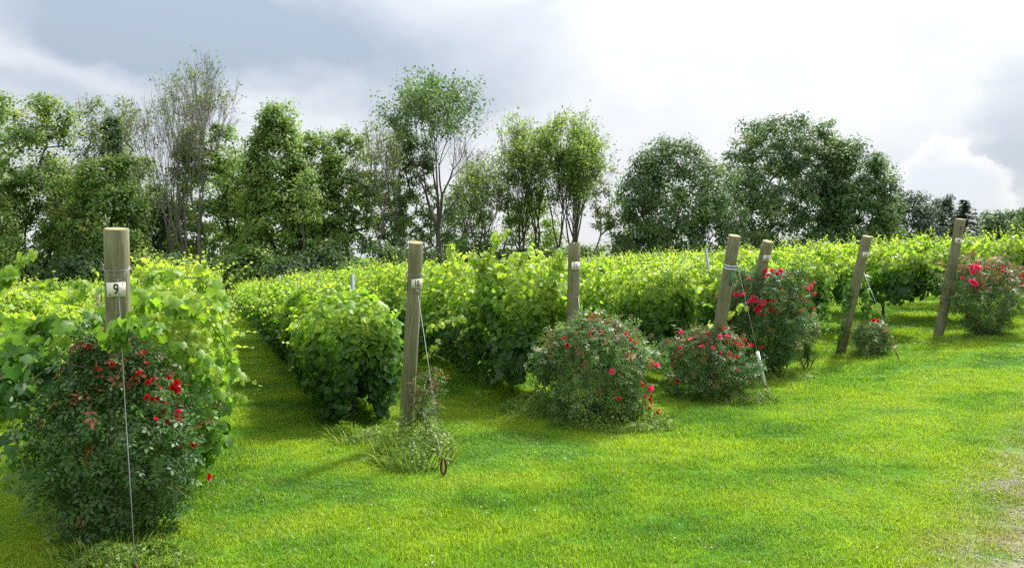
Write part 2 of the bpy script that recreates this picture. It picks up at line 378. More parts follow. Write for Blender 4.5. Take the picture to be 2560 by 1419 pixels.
# posts: photograph readings -> base (x, d), lean s along the row towards the viewer, top z, radius
POSTS = dict(
    nine=(at(303, 4.95), 4.95, .28, 1.86, .072), ten=(at(1011, 7.4), 7.4, .45, 1.82, .068), eleven=(at(1431, 9.0), 9.0, .03, 1.85, .071),
    tape=(at(1772, 9.9), 9.9, .53, 1.94, .078), twelve=(at(1842, 11.5), 11.5, .70, 1.90, .076), thirteen=(at(2105, 12.6), 12.6, .51, 2.0, .078),
    fourteen=(at(2348, 13.2), 13.2, .39, 2.29, .078))
ROWS = [  # key, u, start depth, height, half width, bottom, phrase
    ('five', -8.4, 8, 1.15, .5, .15, 40), ('six', -6.3, 8, 1.15, .5, .15, 40), ('seven', -4.3, 7.5, 1.15, .5, .15, 42), ('eight', -2.30, 7.2, 1.10, .50, .15, 44),
    ('nine', -.42, 5.25, 1.38, .42, .05, 46), ('ten', 1.35, 8.0, 1.16, .44, -.02, 48), ('eleven', 3.42, 9.0, 1.48, .55, .14, 46),
    ('tape', 5.55, 10.4, 1.42, .50, .20, 46), ('twelve', 7.25, 11.9, 1.46, .48, .25, 44), ('thirteen', 9.05, 12.9, 1.46, .45, .35, 42),
    ('fourteen', 11.05, 13.5, 1.44, .42, .52, 40), ('fifteen', 13.1, 14.0, 1.40, .45, .4, 40), ('sixteen', 15.1, 15.0, 1.35, .45, .4, 38), ('seventeen', 17.2, 16, 1.3, .45, .4, 36)]

# ------------------------------------------------------------------ grass (instanced tufts, nobody could count them)
def tuft(seed, n, rad, h, w):
    r = np.random.default_rng(seed)
    c = np.zeros((n, 3)); ang = r.uniform(0, 2*math.pi, n); q = rad*np.sqrt(r.random(n)); c[:, 0] = q*np.cos(ang); c[:, 1] = q*np.sin(ang)
    az = r.uniform(0, 2*math.pi, n); hh = h*r.uniform(.45, 1.1, n); lean = r.uniform(.1, .9, n)
    dx = np.stack([np.cos(az), np.sin(az), 0*az], 1); side = np.stack([-np.sin(az), np.cos(az), 0*az], 1)*w
    up = np.array([0, 0, 1.])
    m1 = c+dx*(hh*lean*.35)[:, None]+up*(hh*.6)[:, None]; tip = c+dx*(hh*lean)[:, None]+up*(hh*(1-.35*lean))[:, None]
    V = np.stack([c-side*.8, c+side*.8, m1+side*.7, m1-side*.7, tip], 1).reshape(-1, 3)
    t = np.array([(0, 1, 2), (0, 2, 3), (3, 2, 4)]); T = (t[None]+(np.arange(n)*5)[:, None, None]).reshape(-1, 3)
    return V, T, np.repeat(r.random(n), 5)
def gn_scatter(o, protos, name):
    ng = bpy.data.node_groups.new(name, 'GeometryNodeTree')
    ng.interface.new_socket('Geometry', in_out='INPUT', socket_type='NodeSocketGeometry')
    ng.interface.new_socket('Geometry', in_out='OUTPUT', socket_type='NodeSocketGeometry')
    N, L = ng.nodes, ng.links; gi = N.new('NodeGroupInput'); go = N.new('NodeGroupOutput')
    m2p = N.new('GeometryNodeMeshToPoints'); L.new(gi.outputs[0], m2p.inputs[0])
    col = N.new('GeometryNodeCollectionInfo'); col.inputs[0].default_value = protos; col.inputs[1].default_value = True; col.inputs[2].default_value = True
    iop = N.new('GeometryNodeInstanceOnPoints'); L.new(m2p.outputs[0], iop.inputs['Points']); L.new(col.outputs[0], iop.inputs['Instance'])
    iop.inputs['Pick Instance'].default_value = True
    def attr(nm, dt):
        n = N.new('GeometryNodeInputNamedAttribute'); n.data_type = dt; n.inputs[0].default_value = nm; return n.outputs[0]
    L.new(attr('pick', 'INT'), iop.inputs['Instance Index'])
    L.new(attr('rot', 'FLOAT_VECTOR'), iop.inputs['Rotation']); L.new(attr('scl', 'FLOAT_VECTOR'), iop.inputs['Scale'])
    L.new(iop.outputs[0], go.inputs[0])
    md = o.modifiers.new('scatter', 'NODES'); md.node_group = ng
def build_grass():
    protos = bpy.data.collections.new('grass_tufts')         # not linked into the scene: only the scatter reads it
    bm = blade_mat()
    for k in range(6):
        V, T, a = tuft(50+k, 40, .08, (.026, .030, .036, .034, .048, .040)[k], (.0022, .0025, .0022, .0028, .0026, .003)[k])
        o = mesh_np('tuft', V, T, bm, None, a); COL.objects.unlink(o); protos.objects.link(o)
    pts = []
    def zone(dmin, dmax, dens, s):
        xm = .70*dmax; n = int(dens*(dmax-dmin)*2*xm)
        x = rng.uniform(-xm, xm, n); y = rng.uniform(dmin, dmax, n); k = np.abs(x) < .68*y+.3
        pts.append(np.stack([x[k], y[k], np.full(k.sum(), s)], 1))
    zone(3.6, 6.5, 330, 1.0); zone(6.5, 10, 210, 1.15); zone(10, 16, 105, 1.45); zone(16, 26, 34, 2.1); zone(26, 48, 10, 3.2)
    zone(1.0, 3.6, 120, 1.1)
    p = np.concatenate(pts); x, y, s = p.T
    u = x*P[0]+y*P[1]
    pn = vnoise(np.stack([x, y, 0*x], 1), 1.1, 3)+.6*vnoise(np.stack([x, y, 0*x], 1), 3.7, 5)
    dry = x-.8*y+1.5+.5*vnoise(np.stack([x, y, 0*x], 1), 2.2, 9)
    keep = rng.random(len(x)) > np.clip((dry-.0)/1.2, 0, .75)
    p = p[keep]; x, y, s = p.T; pn = pn[keep]
    # taller growth where the mower cannot reach: at the posts, bushes and under the rows
    tall = np.zeros(len(x))
    for (bx, bd, *_r) in POSTS.values(): tall = np.maximum(tall, np.exp(-((x-bx)**2+(y-bd+.15)**2)/.16))
    for r in ROWS:
        v = x*A[0]+y*A[1]; uu = x*P[0]+y*P[1]
        tall = np.maximum(tall, .6*np.exp(-((uu-r[1])/.42)**2)*(v > v_of(r[1], r[2])))
    sc = s*rng.uniform(.75, 1.25, len(x)); hz = sc*(1+.22*pn+1.3*tall*rng.random(len(x)))/np.sqrt(s)
    z = gz(x, y); e = .05
    sx = (gz(x+e, y)-z)/e; sy = (gz(x, y+e)-z)/e
    V = np.stack([x, y, z-.002], 1)
    me = bpy.data.meshes.new('grass'); me.vertices.add(len(V)); me.vertices.foreach_set('co', V.astype(np.float32).ravel())
    def at_(nm, ty, key, arr): a = me.attributes.new(nm, ty, 'POINT'); a.data.foreach_set(key, np.ascontiguousarray(arr).ravel())
    at_('pick', 'INT', 'value', rng.integers(0, 6, len(x)).astype(np.int32))
    at_('rot', 'FLOAT_VECTOR', 'vector', np.stack([np.arctan(sy), -np.arctan(sx), rng.uniform(0, 6.28, len(x))], 1).astype(np.float32))
    at_('scl', 'FLOAT_VECTOR', 'vector', np.stack([sc, sc, hz], 1).astype(np.float32))
    o = bpy.data.objects.new('grass', me); COL.objects.link(o); tag(o, 'short bright green lawn grass', kind='stuff')
    gn_scatter(o, protos, 'grass_scatter')
    # white clover heads and small dry bits in the lawn
    n = 300; y = 4+11*rng.random(n)**1.2; x = rng.uniform(-.5, .66, n)*y
    k = (np.sin(x*2.1+1)*np.sin(y*1.3) > -.1) & (x*P[0]+y*P[1] > .3) & (x*P[0]+y*P[1] < 9.5)
    x, y = x[k], y[k]; n = len(x)
    c = np.stack([x, y, gz(x, y)+.035+.02*rng.random(n)], 1)
    oc = np.array([(1, 0, 0), (-1, 0, 0), (0, 1, 0), (0, -1, 0), (0, 0, 1), (0, 0, -.6)], float)*.5
    ot = np.array([(0, 2, 4), (2, 1, 4), (1, 3, 4), (3, 0, 4), (2, 0, 5), (1, 2, 5), (3, 1, 5), (0, 3, 5)])
    b = Bag(); b.leaves(oc, ot, c, np.tile([0., 0, 1], (n, 1)), norm(rng.normal(size=(n, 3))), rng.uniform(.008, .016, n), rng.random(n))
    tag(b.build('clover_flowers', M['clover']), 'small white clover flowers scattered in the lawn', kind='stuff')
build_grass()
def build_gravel():
    n = 5200; y = rng.uniform(2.5, 8.5, n); x = .8*y-1.05+rng.normal(size=n)*.35+rng.exponential(.9, n)
    k = (x < .72*y+1.2); x, y = x[k], y[k]
    x = np.concatenate([x, rng.normal(3.75, .28, 2600), rng.normal(3.0, .4, 500)]); y = np.concatenate([y, rng.normal(5.85, .16, 2600), rng.normal(4.2, .4, 500)]); n = len(x)
    oc = np.array([(1, 0, .1), (-.9, .2, 0), (.1, .8, 0), (0, -.9, .1), (.1, .1, .6), (0, 0, -.5)], float)*.5
    ot = np.array([(0, 2, 4), (2, 1, 4), (1, 3, 4), (3, 0, 4), (2, 0, 5), (1, 2, 5), (3, 1, 5), (0, 3, 5)])
    c = np.stack([x, y, gz(x, y)+.003], 1)
    b = Bag(); b.leaves(oc, ot, c, norm(rng.normal(size=(n, 3))*.4+[0, 0, 1]), rng.normal(size=(n, 3)), .008+.022*rng.random(n)**3, rng.random(n))
    tag(b.build('gravel', M['stone']), 'loose grey gravel in the bare ground', kind='stuff')
build_gravel()

# ------------------------------------------------------------------ leaf shapes
G12 = np.array([(0, .02, 0), (-.28, -.12, 0), (-.50, .14, 0), (-.37, .33, 0), (-.50, .60, 0), (-.22, .64, 0), (0, 1.0, 0), (.22, .64, 0), (.50, .60, 0), (.37, .33, 0), (.50, .14, 0), (.28, -.12, 0), (0, .38, 0)], float)
T12 = np.array([(12, (i+1) % 12, i) for i in range(12)])
G6 = np.array([(0, 0, 0), (-.47, .10, 0), (-.42, .62, 0), (0, 1, 0), (.42, .62, 0), (.47, .10, 0)], float); T6 = np.array([(0, 3, 1), (1, 3, 2), (0, 5, 3), (5, 4, 3)])
for g in (G12, G6): g[:, 2] = .10-.30*np.abs(g[:, 0])-.22*g[:, 1]**2; g[:, 1] -= .4
G4 = np.array([(0, -.5, 0), (-.40, .02, -.06), (0, .5, -.08), (.40, .02, -.06)], float); T4 = np.array([(0, 2, 1), (0, 3, 2)])
LEAFLET = np.array([(0, 0, 0), (-.26, .45, -.03), (0, 1, -.10), (.26, .45, -.03)])
def compound():
    V, T = [], []; q = 0
    for (bx, by, an, s) in ((0, .62, 0, .42), (-.03, .52, 62, .36), (.03, .52, -62, .36), (-.02, .22, 70, .32), (.02, .22, -70, .32)):
        c, s_ = math.cos(R(an)), math.sin(R(an)); l = LEAFLET*s
        V.append(np.stack([bx+l[:, 0]*c-l[:, 1]*s_, by+l[:, 0]*s_+l[:, 1]*c, l[:, 2]-.10*by*by-.12*abs(math.sin(R(an)))*l[:, 1]], 1))
        T += [(q, q+2, q+1), (q, q+3, q+2)]; q += 4
    V.append(np.array([(-.012, -.1, .02), (.012, -.1, .02), (0, .62, -.03)])); T.append((q, q+1, q+2))
    return np.concatenate(V), np.array(T)
GC, TC = compound()

def leaf_parts(name, tmpl, tris, mat, C_, N_, T_, S_, tint, pick, parent_of):
    """the leaves that show largest, each an object; eight shared blades of different age"""
    shared = []
    for k in range(8):
        me_o = mesh_np(name, tmpl*[1, 1, rng.uniform(.6, 1.6)], tris, mat, None, np.full(len(tmpl), (k+.5)/8))
        shared.append(me_o.data); bpy.data.objects.remove(me_o)
    for i in pick:
        n = norm(N_[i]); t = norm(T_[i]-np.dot(T_[i], n)*n); b = np.cross(t, n); s = S_[i]
        o = bpy.data.objects.new(name, shared[int(min(7, max(0, tint[i]*8)))]); COL.objects.link(o)
        par = parent_of(i); o.parent = par; w = par.parent.location+par.location if par.parent else par.location
        m = Matrix(((b[0]*s, t[0]*s, n[0]*s, C_[i][0]-w[0]), (b[1]*s, t[1]*s, n[1]*s, C_[i][1]-w[1]), (b[2]*s, t[2]*s, n[2]*s, C_[i][2]-w[2]), (0, 0, 0, 1)))
        o.matrix_local = m

# ------------------------------------------------------------------ end posts
import itertools
def post_frame(key):
    bx, bd, s, zt, r = POSTS[key]; zb = float(gz(bx, bd))
    base = Vector((bx, bd, zb)); top = Vector((bx-A[0]*s, bd-A[1]*s, zt))
    Z = (top-base).normalized(); Yv = Vector((bx, bd, 0)).normalized(); Yv = (Yv-Z*Yv.dot(Z)).normalized(); Xv = Yv.cross(Z)
    m = Matrix((Xv, Yv, Z)).transposed().to_4x4(); m.translation = base
    return m, (top-base).length, r
def text_mesh(txt, size, sx, bold):
    cu = bpy.data.curves.new('t', 'FONT'); cu.body = txt; cu.size = size; cu.align_x = 'CENTER'; cu.align_y = 'CENTER'; cu.offset = bold; cu.extrude = .0006
    o = bpy.data.objects.new('t', cu); COL.objects.link(o); bpy.context.view_layer.update()
    me = bpy.data.meshes.new_from_object(o.evaluated_get(bpy.context.evaluated_depsgraph_get())); bpy.data.objects.remove(o)
    for v in me.vertices: v.co.x *= sx
    return me
def box(w, h, t, bev=.0):
    V = np.array(list(itertools.product((-w/2, w/2), (-t/2, t/2), (-h/2, h/2))))
    T = np.array([(0, 1, 3), (0, 3, 2), (4, 6, 7), (4, 7, 5), (0, 4, 5), (0, 5, 1), (2, 3, 7), (2, 7, 6), (0, 2, 6), (0, 6, 4), (1, 5, 7), (1, 7, 3)])
    return V, T
def put(o, par, loc, yaw=0, tilt=0):
    o.parent = par; o.location = loc; o.rotation_euler = (0, tilt, yaw); return o
def make_post(key, label, number=None, plate_h=None, yaw=0, wires=(), seed=0):
    m, Lh, r = post_frame(key); r *= .95
    root = empty('wooden_post'); root.matrix_world = m
    tag(root, label, 'post', 'wooden end posts of the vine rows')
    k, rings = 28, 16; rr = random.Random(seed); ph = [rr.uniform(0, 6.3) for _ in range(4)]
    V, T = [], []
    hs = list(np.linspace(-.35, Lh-.006, rings))+[Lh]
    for i, h in enumerate(hs):
        for q in range(k):
            a = q*2*math.pi/k
            rad = r*(1.03-.05*h/Lh)*(1+.022*math.sin(2*a+ph[0]+h*.8)+.012*math.sin(5*a+ph[1]+h*2)+.010*math.sin(3*h+ph[2]))
            if i == len(hs)-1: rad -= .004
            V.append((rad*math.cos(a)+.008*math.sin(h*1.7+ph[3]), rad*math.sin(a), h))
    for i in range(len(hs)-1):
        for q in range(k):
            s = (q+1) % k; T += [(i*k+q, i*k+s, i*k+k+s), (i*k+q, i*k+k+s, i*k+k+q)]
    mesh_np('shaft', V, T, M['wood'], root, smooth=False)
    for p_ in root.children[0].data.polygons: p_.use_smooth = True
    top = V[-k:]; c = (np.mean(top, 0)+[0, 0, .001]); V2 = [*top, tuple(c)]; T2 = [(q, (q+1) % k, k) for q in range(k)]
    mesh_np('end_grain', V2, T2, M['endgrain'], root)
    def around(h, ang, out=0.): # point on the shaft; ang 0 faces the viewer
        return Vector((math.sin(ang)*(r+out), -math.cos(ang)*(r+out), h))
    if number:
        h = plate_h; V_, T_ = box(.100, .084, .0025)
        pl = mesh_np('number_plate', V_, T_, M['plate'], root); put(pl, root, around(h, yaw, .003), yaw)
        me = text_mesh(number, .088, .72 if len(number) == 1 else .60, .0012); me.materials.clear(); me.materials.append(M['ink'])
        d = bpy.data.objects.new('number', me); COL.objects.link(d); d.parent = pl; d.location = (-.001, -.0030, .0); d.rotation_euler = (R(90), 0, 0)
        for (sx, sz) in ((.035, .033), (-.036, -.030)):
            Vc, Tc = path_tube([(0, 0, 0), (0, -.004, 0)], .0042, 8); n_ = mesh_np('nail', Vc, Tc, M['ink'], pl); n_.location = (sx, -.001, sz)
    for (h0, hdip, th) in wires:  # loop of wire round the post, dipping on the viewer's side
        pts = []
        for q in range(25):
            a = q*2*math.pi/24; pts.append(around(h0-hdip*max(0, math.cos(a))**2.2, a, .003))
        V_, T_ = path_tube(pts, th, 6, False); mesh_np('wire_loop', V_, T_, M['galv'], root)
    return root, m, Lh, r, around
root9, m9, L9, r9, ar9 = make_post('nine', 'thick wooden end post with the white plate number 9, nearest at left', '9', 1.535, R(-4), ((1.645, .0, .0016), (1.66, .050, .0018), (1.655, .062, .0018)), 3)
root10, m10, L10, r10, ar10 = make_post('ten', 'tall wooden end post with the white plate number 10, standing free in the lawn', '10', 1.535, R(24), ((1.62, .012, .002),), 5)
root11, m11, L11, r11, ar11 = make_post('eleven', 'upright wooden end post with the white plate number 11 above a pink rose bush', '11', 1.585, R(22), (), 8)
rootT, mT, LT, rT, arT = make_post('tape', 'leaning grey post with blue and white tape and a green tag, no number plate', None, None, 0, (), 12)
root12, m12, L12, r12, ar12 = make_post('twelve', 'leaning post with the white plate number 12 behind red roses', '12', 1.80, R(20), (), 15)
root13, m13, L13, r13, ar13 = make_post('thirteen', 'leaning post with the white plate number 13, half covered by vine leaves', '13', 1.62, R(26), (), 19)
root14, m14, L14, r14, ar14 = make_post('fourteen', 'leaning post with the white plate number 14, farthest right', '14', 1.62, R(18), (), 22)
# details: bracket on ten, staples on eleven, tape and tag on the unnumbered post
V_, T_ = box(.026, .030, .006); put(mesh_np('bracket', V_, T_, M['galv'], root10), root10, ar10(1.468, R(28), .005), R(28))
V_, T_ = path_tube([(0, 0, -.012), (0, -.006, -.016), (.004, -.012, 0), (0, -.006, .016), (0, 0, .012)], .002, 5); put(mesh_np('hook', V_, T_, M['galv'], root10), root10, ar10(1.455, R(34), .004), R(30))
V_, T_ = box(.010, .16, .035); put(mesh_np('side_strap', V_, T_, M['galv'], root10), root10, ar10(1.53, R(-88), .003), 0)
for (h, a) in ((1.50, 2), (1.235, 28)):
    V_, T_ = path_tube([(-.014, 0, .004), (-.012, -.008, .002), (.012, -.008, -.003), (.015, 0, -.005)], .0025, 5); put(mesh_np('staple', V_, T_, M['galv'], root11), root11, ar11(h, R(a)), R(a))
for (z0, z1, mt, nm) in ((LT-.395, LT-.345, 'white', 'white_tape'), (LT-.378, LT-.360, 'blue', 'blue_tape')):
    V_, T_ = path_tube([(0.002, 0, z0), (0.002, 0, z1)], rT*1.03+(.002 if mt == 'white' else .0035), 28, False); mesh_np(nm, V_, T_, M[mt], rootT, smooth=True)
V_, T_ = box(.042, .165, .003); tg = put(mesh_np('green_tag', V_, T_, M['green'], rootT), rootT, arT(LT-.50, R(33), .004), R(33))
for i in range(5):   # unreadable pale lettering that runs up the tag
    pts = [(-.010, -.0022, -.062+i*.030), (.010, -.0022, -.056+i*.030), (-.008+.004*(i % 3), -.0022, -.045+i*.030)]
    V_, T_ = path_tube(pts, .0017, 4); mesh_np('print_mark', V_, T_, M['label_ink'], tg)
for (rt, ar, hh, aa) in ((root14, ar14, 1.83, 15), (root12, ar12, 1.5, -10), (root9, ar9, 1.30, 75)):
    V_, T_ = box(.012, .045, .008); put(mesh_np('staple', V_, T_, M['rust'], rt), rt, ar(hh, R(aa), .003), R(aa))

# ------------------------------------------------------------------ guy wires and their ground anchors
def guy(pts, rad, label, anchor, sleeve=None, extra=None):
    root = empty('guy_wire', tuple(anchor[0])); tag(root, label, 'guy wire', 'guy wires holding the end posts'); off = np.array(anchor[0])
    V_, T_ = path_tube(np.array(pts)-off, rad, 6); mesh_np('cable', V_, T_, M['galv'], root)
    if extra is not None: V_, T_ = path_tube(np.array(extra)-off, rad*.9, 6); mesh_np('cable_tail', V_, T_, M['galv'], root)
    V_, T_ = path_tube(np.array(anchor)-off, anchor_r, 8); mesh_np('anchor_rod', V_, T_, M['rust'], root, smooth=True)
    if sleeve: V_, T_ = path_tube(np.array(sleeve)-off, .021, 14); mesh_np('plastic_sleeve', V_, T_, M['pvc'], root, smooth=True)
    return root
anchor_r = .009
def G(x, y, dz=0): return np.array((x, y, float(gz(x, y))+dz))
# nine
w_top = np.array(m9 @ ar9(1.60, R(4), .008)); an = G(at(326, 4.12), 4.12)
guy([w_top, np.array(m9 @ ar9(1.50, R(6), .010)), an*.5+w_top*.5+[0, .0, -.005], an+[0, 0, .10]], .0020, 'long taut wire from post 9 down in front of the red rose bush', [an+[0, 0, -.2], an+[0, 0, .04], an+[.012, 0, .07], an+[0, 0, .10], an+[-.012, 0, .07], an+[0, 0, .045]])
# ten: rusty eye with two wires
w_top = np.array(m10 @ ar10(1.43, R(36), .012)); ax, ad = at(1106, 6.15), 6.15; an = G(ax, ad)
eye = [an+[0.004, 0, -.25], an+[.004, 0, .02]]+[an+[.004+.020*math.sin(q*math.pi/5), 0, .085-.062*math.cos(q*math.pi/5)] for q in range(0, 10)]+[an+[.004, 0, .025]]
guy([w_top, (w_top+an+[-.01, 0, .2])/2+[0, 0, -.006], an+[-.006, 0, .15]], .0018, 'straight wire from post 10 to a rusty eye anchor in the lawn', eye, None, [an+[-.006, 0, .15], an+[-.075, .25, .27]])
# unnumbered post: white sleeve
w_top = np.array(mT @ arT(LT-.30, R(60), .004)); an = G(at(1916, 9.45), 9.45)
dirw = norm(w_top-(an+[0, 0, .16])); p0 = an+[.0, 0, .165]
hook = [an+[-.012, 0, -.2], an+[-.010, 0, .0], an+[-.004, 0, .055], an+[.010, 0, .10], an+[.022, 0, .135], an+[.020, 0, .160], an+[.004, 0, .172], an+[-.016, 0, .160]]
guy([p0, p0+dirw*.9, w_top], .0028, 'thin wire with a white plastic sleeve hooked to a rusty rod in the lawn', hook, [p0+dirw*.01, p0+dirw*.42])
# eleven, thirteen
w_top = np.array(m11 @ ar11(1.24, R(50), .004)); an = G(at(1500, 7.9), 7.9)
guy([w_top, (w_top+an)/2, an+[0, 0, .1]], .0024, 'thin wire from post 11 that drops into the pink rose bush', [an+[0, 0, -.2], an+[0, 0, .12]])
w_top = np.array(m13 @ ar13(1.35, R(50), .004)); an = G(at(2252, 11.6), 11.6)
guy([w_top, (w_top+an)/2, an+[0, 0, .1]], .0028, 'thin wire from post 13 to a short rod beside the smallest rose bush', [an+[0, 0, -.2], an+[-.02, 0, .05], an+[-.05, 0, .12]])

# ------------------------------------------------------------------ grapevine rows
CAMP = np.array((0, 0, CAM_Z))
ROWLABEL = dict(
    five='farthest left grapevine row, only its distant top seen', six='distant grapevine row third to the left of post 9', seven='low distant grapevine row second to the left of post 9',
    eight='grapevine row just left of post 9, running off the left edge of the view', nine='light green grapevine row behind post 9, nearest the viewer',
    ten='low bushy grapevine row with a rounded dark end, left of post 10', eleven='tall grapevine row behind post 11 with long yellow shoots on top',
    tape='grapevine row behind the taped leaning post, dark on its near side', twelve='yellow-topped grapevine row behind post 12 and its red roses',
    thirteen='grapevine row behind post 13 whose leaves hang over the post', fourteen='grapevine row behind post 14 with bare trunks showing beneath',
    fifteen='grapevine row at the right edge, behind the rose bush of post 14', sixteen='second grapevine row behind post 14 at the far right, only its top seen', seventeen='third grapevine row behind post 14 at the far right, only its top seen')
def row_leaves(u, v0, v1, ht, hw, zb, n, size, seed, cap, age=0.):
    """leaf centres, normals, tips, sizes, tints for a stretch v0..v1 of a row"""
    r = np.random.default_rng(seed)
    v = r.uniform(v0, v1, n)
    if cap: k = r.random(n) < .16; v[k] = v0+r.random(k.sum())**2*.5
    th = r.uniform(-.32*math.pi, 1.32*math.pi, n)
    dep = 1.06-.50*r.random(n)**1.8+np.where(r.random(n) < .06, r.random(n)*.22, 0)
    hv = ht*(1+.06*np.sin(v*1.9+seed)+.06*np.sin(v*4.3+seed*2)+.03*np.sin(v*9.1+seed))
    zc = (hv+zb)/2+.12; hh = hv-zc
    base = np.stack([np.full(n, float(seed)), v, th], 1)
    bul = 1+.24*vnoise(np.stack([np.cos(th)*1.2, v, np.sin(th)*1.2], 1), 2.3, seed)+.13*vnoise(np.stack([np.cos(th), v, np.sin(th)], 1), 6, seed+2)
    capf = np.ones(n); capn = np.zeros(n)
    if cap:
        q = np.clip((v-v0)/.55, 0, 1); capf = .60+.40*np.sqrt(1-(1-q)**2); capn = (1-q)
        kk = (r.random(n) < .5)*(q < .5); dep = np.where(kk, dep*np.sqrt(r.random(n)), dep)
    c_, s_ = np.cos(th), np.sin(th)
    narrow = np.where(s_ < 0, 1-.25*np.abs(s_), 1)
    du = hw*np.sign(c_)*np.abs(c_)**.75*dep*bul*capf*narrow
    dn = np.where(s_ < 0, (zc-zb), hh)
    dz = dn*np.sign(s_)*np.abs(s_)**.85*dep*(1+.6*(bul-1))*(.6+.4*capf)
    x, y = uv2xy(u+du, v); z = gz(x, y)+zc+dz
    nx, ny = uv2xy(c_*.9, -capn*1.2)
    N_ = np.stack([nx, ny, .45+.6*np.maximum(s_, -.2)], 1)+r.normal(size=(n, 3))*.55
    tx, ty = uv2xy(c_*.6, -capn*.6)
    T_ = np.stack([tx, ty, -.8+0*x], 1)+r.normal(size=(n, 3))*.6
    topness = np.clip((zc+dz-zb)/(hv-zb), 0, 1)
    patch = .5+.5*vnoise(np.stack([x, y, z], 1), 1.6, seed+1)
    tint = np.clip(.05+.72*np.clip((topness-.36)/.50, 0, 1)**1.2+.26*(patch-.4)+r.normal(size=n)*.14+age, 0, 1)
    S_ = size*r.uniform(.55, 1.2, n)*(1-.25*(tint > .65))
    return np.stack([x, y, z], 1), N_, T_, S_, tint
def shoots(u, v0, v1, ht, hw, n, size, seed, long=.4, side=.25):
    r = np.random.default_rng(seed+500); C_, N_, T_, S_, I_ = [], [], [], [], []; a0, a1 = [], []
    for i in range(n):
        v = r.uniform(v0, v1); sidew = r.random() < side
        ln = r.uniform(.12, long)*(1.2 if sidew else 1)
        if sidew: d = np.array([r.choice((-1, 1))*r.uniform(.6, 1), r.normal()*.5, r.uniform(-.4, .7)]); st = (u+np.sign(d[0])*hw*.9, v, ht*r.uniform(.45, .9))
        else: d = np.array([r.normal()*.22, r.normal()*.22, 1.]); st = (u+r.normal()*hw*.5, v, ht*r.uniform(.88, 1.0))
        x, y = uv2xy(st[0], st[1]); p = np.array([x, y, float(gz(x, y))+st[2]]); dx, dy = uv2xy(d[0], d[1]); d = norm(np.array([dx, dy, d[2]]))
        step = .05 if size < .14 else .09; m = max(2, int(ln/step)); s = 1
        for q in range(m):
            p2 = p+d*step; a0.append(p); a1.append(p2); f = q/m
            o = norm(np.cross(d, [r.normal()*.3, r.normal()*.3, 1])*s+[0, 0, .2]); s = -s
            C_.append(p2+o*size*.35*(1-.6*f)); N_.append(np.array([0, 0, .9])+r.normal(size=3)*.5+o*.3); T_.append(o+[0, 0, -.6]); S_.append(size*(.85-.62*f)*r.uniform(.8, 1.15)); I_.append(.62+.38*f+r.normal()*.06)
            p = p2; d = norm(d+r.normal(size=3)*.14+[0, 0, -.05 if sidew else 0])
    return (np.array(C_), np.array(N_), np.array(T_), np.array(S_), np.clip(I_, 0, 1)), (np.array(a0), np.array(a1))
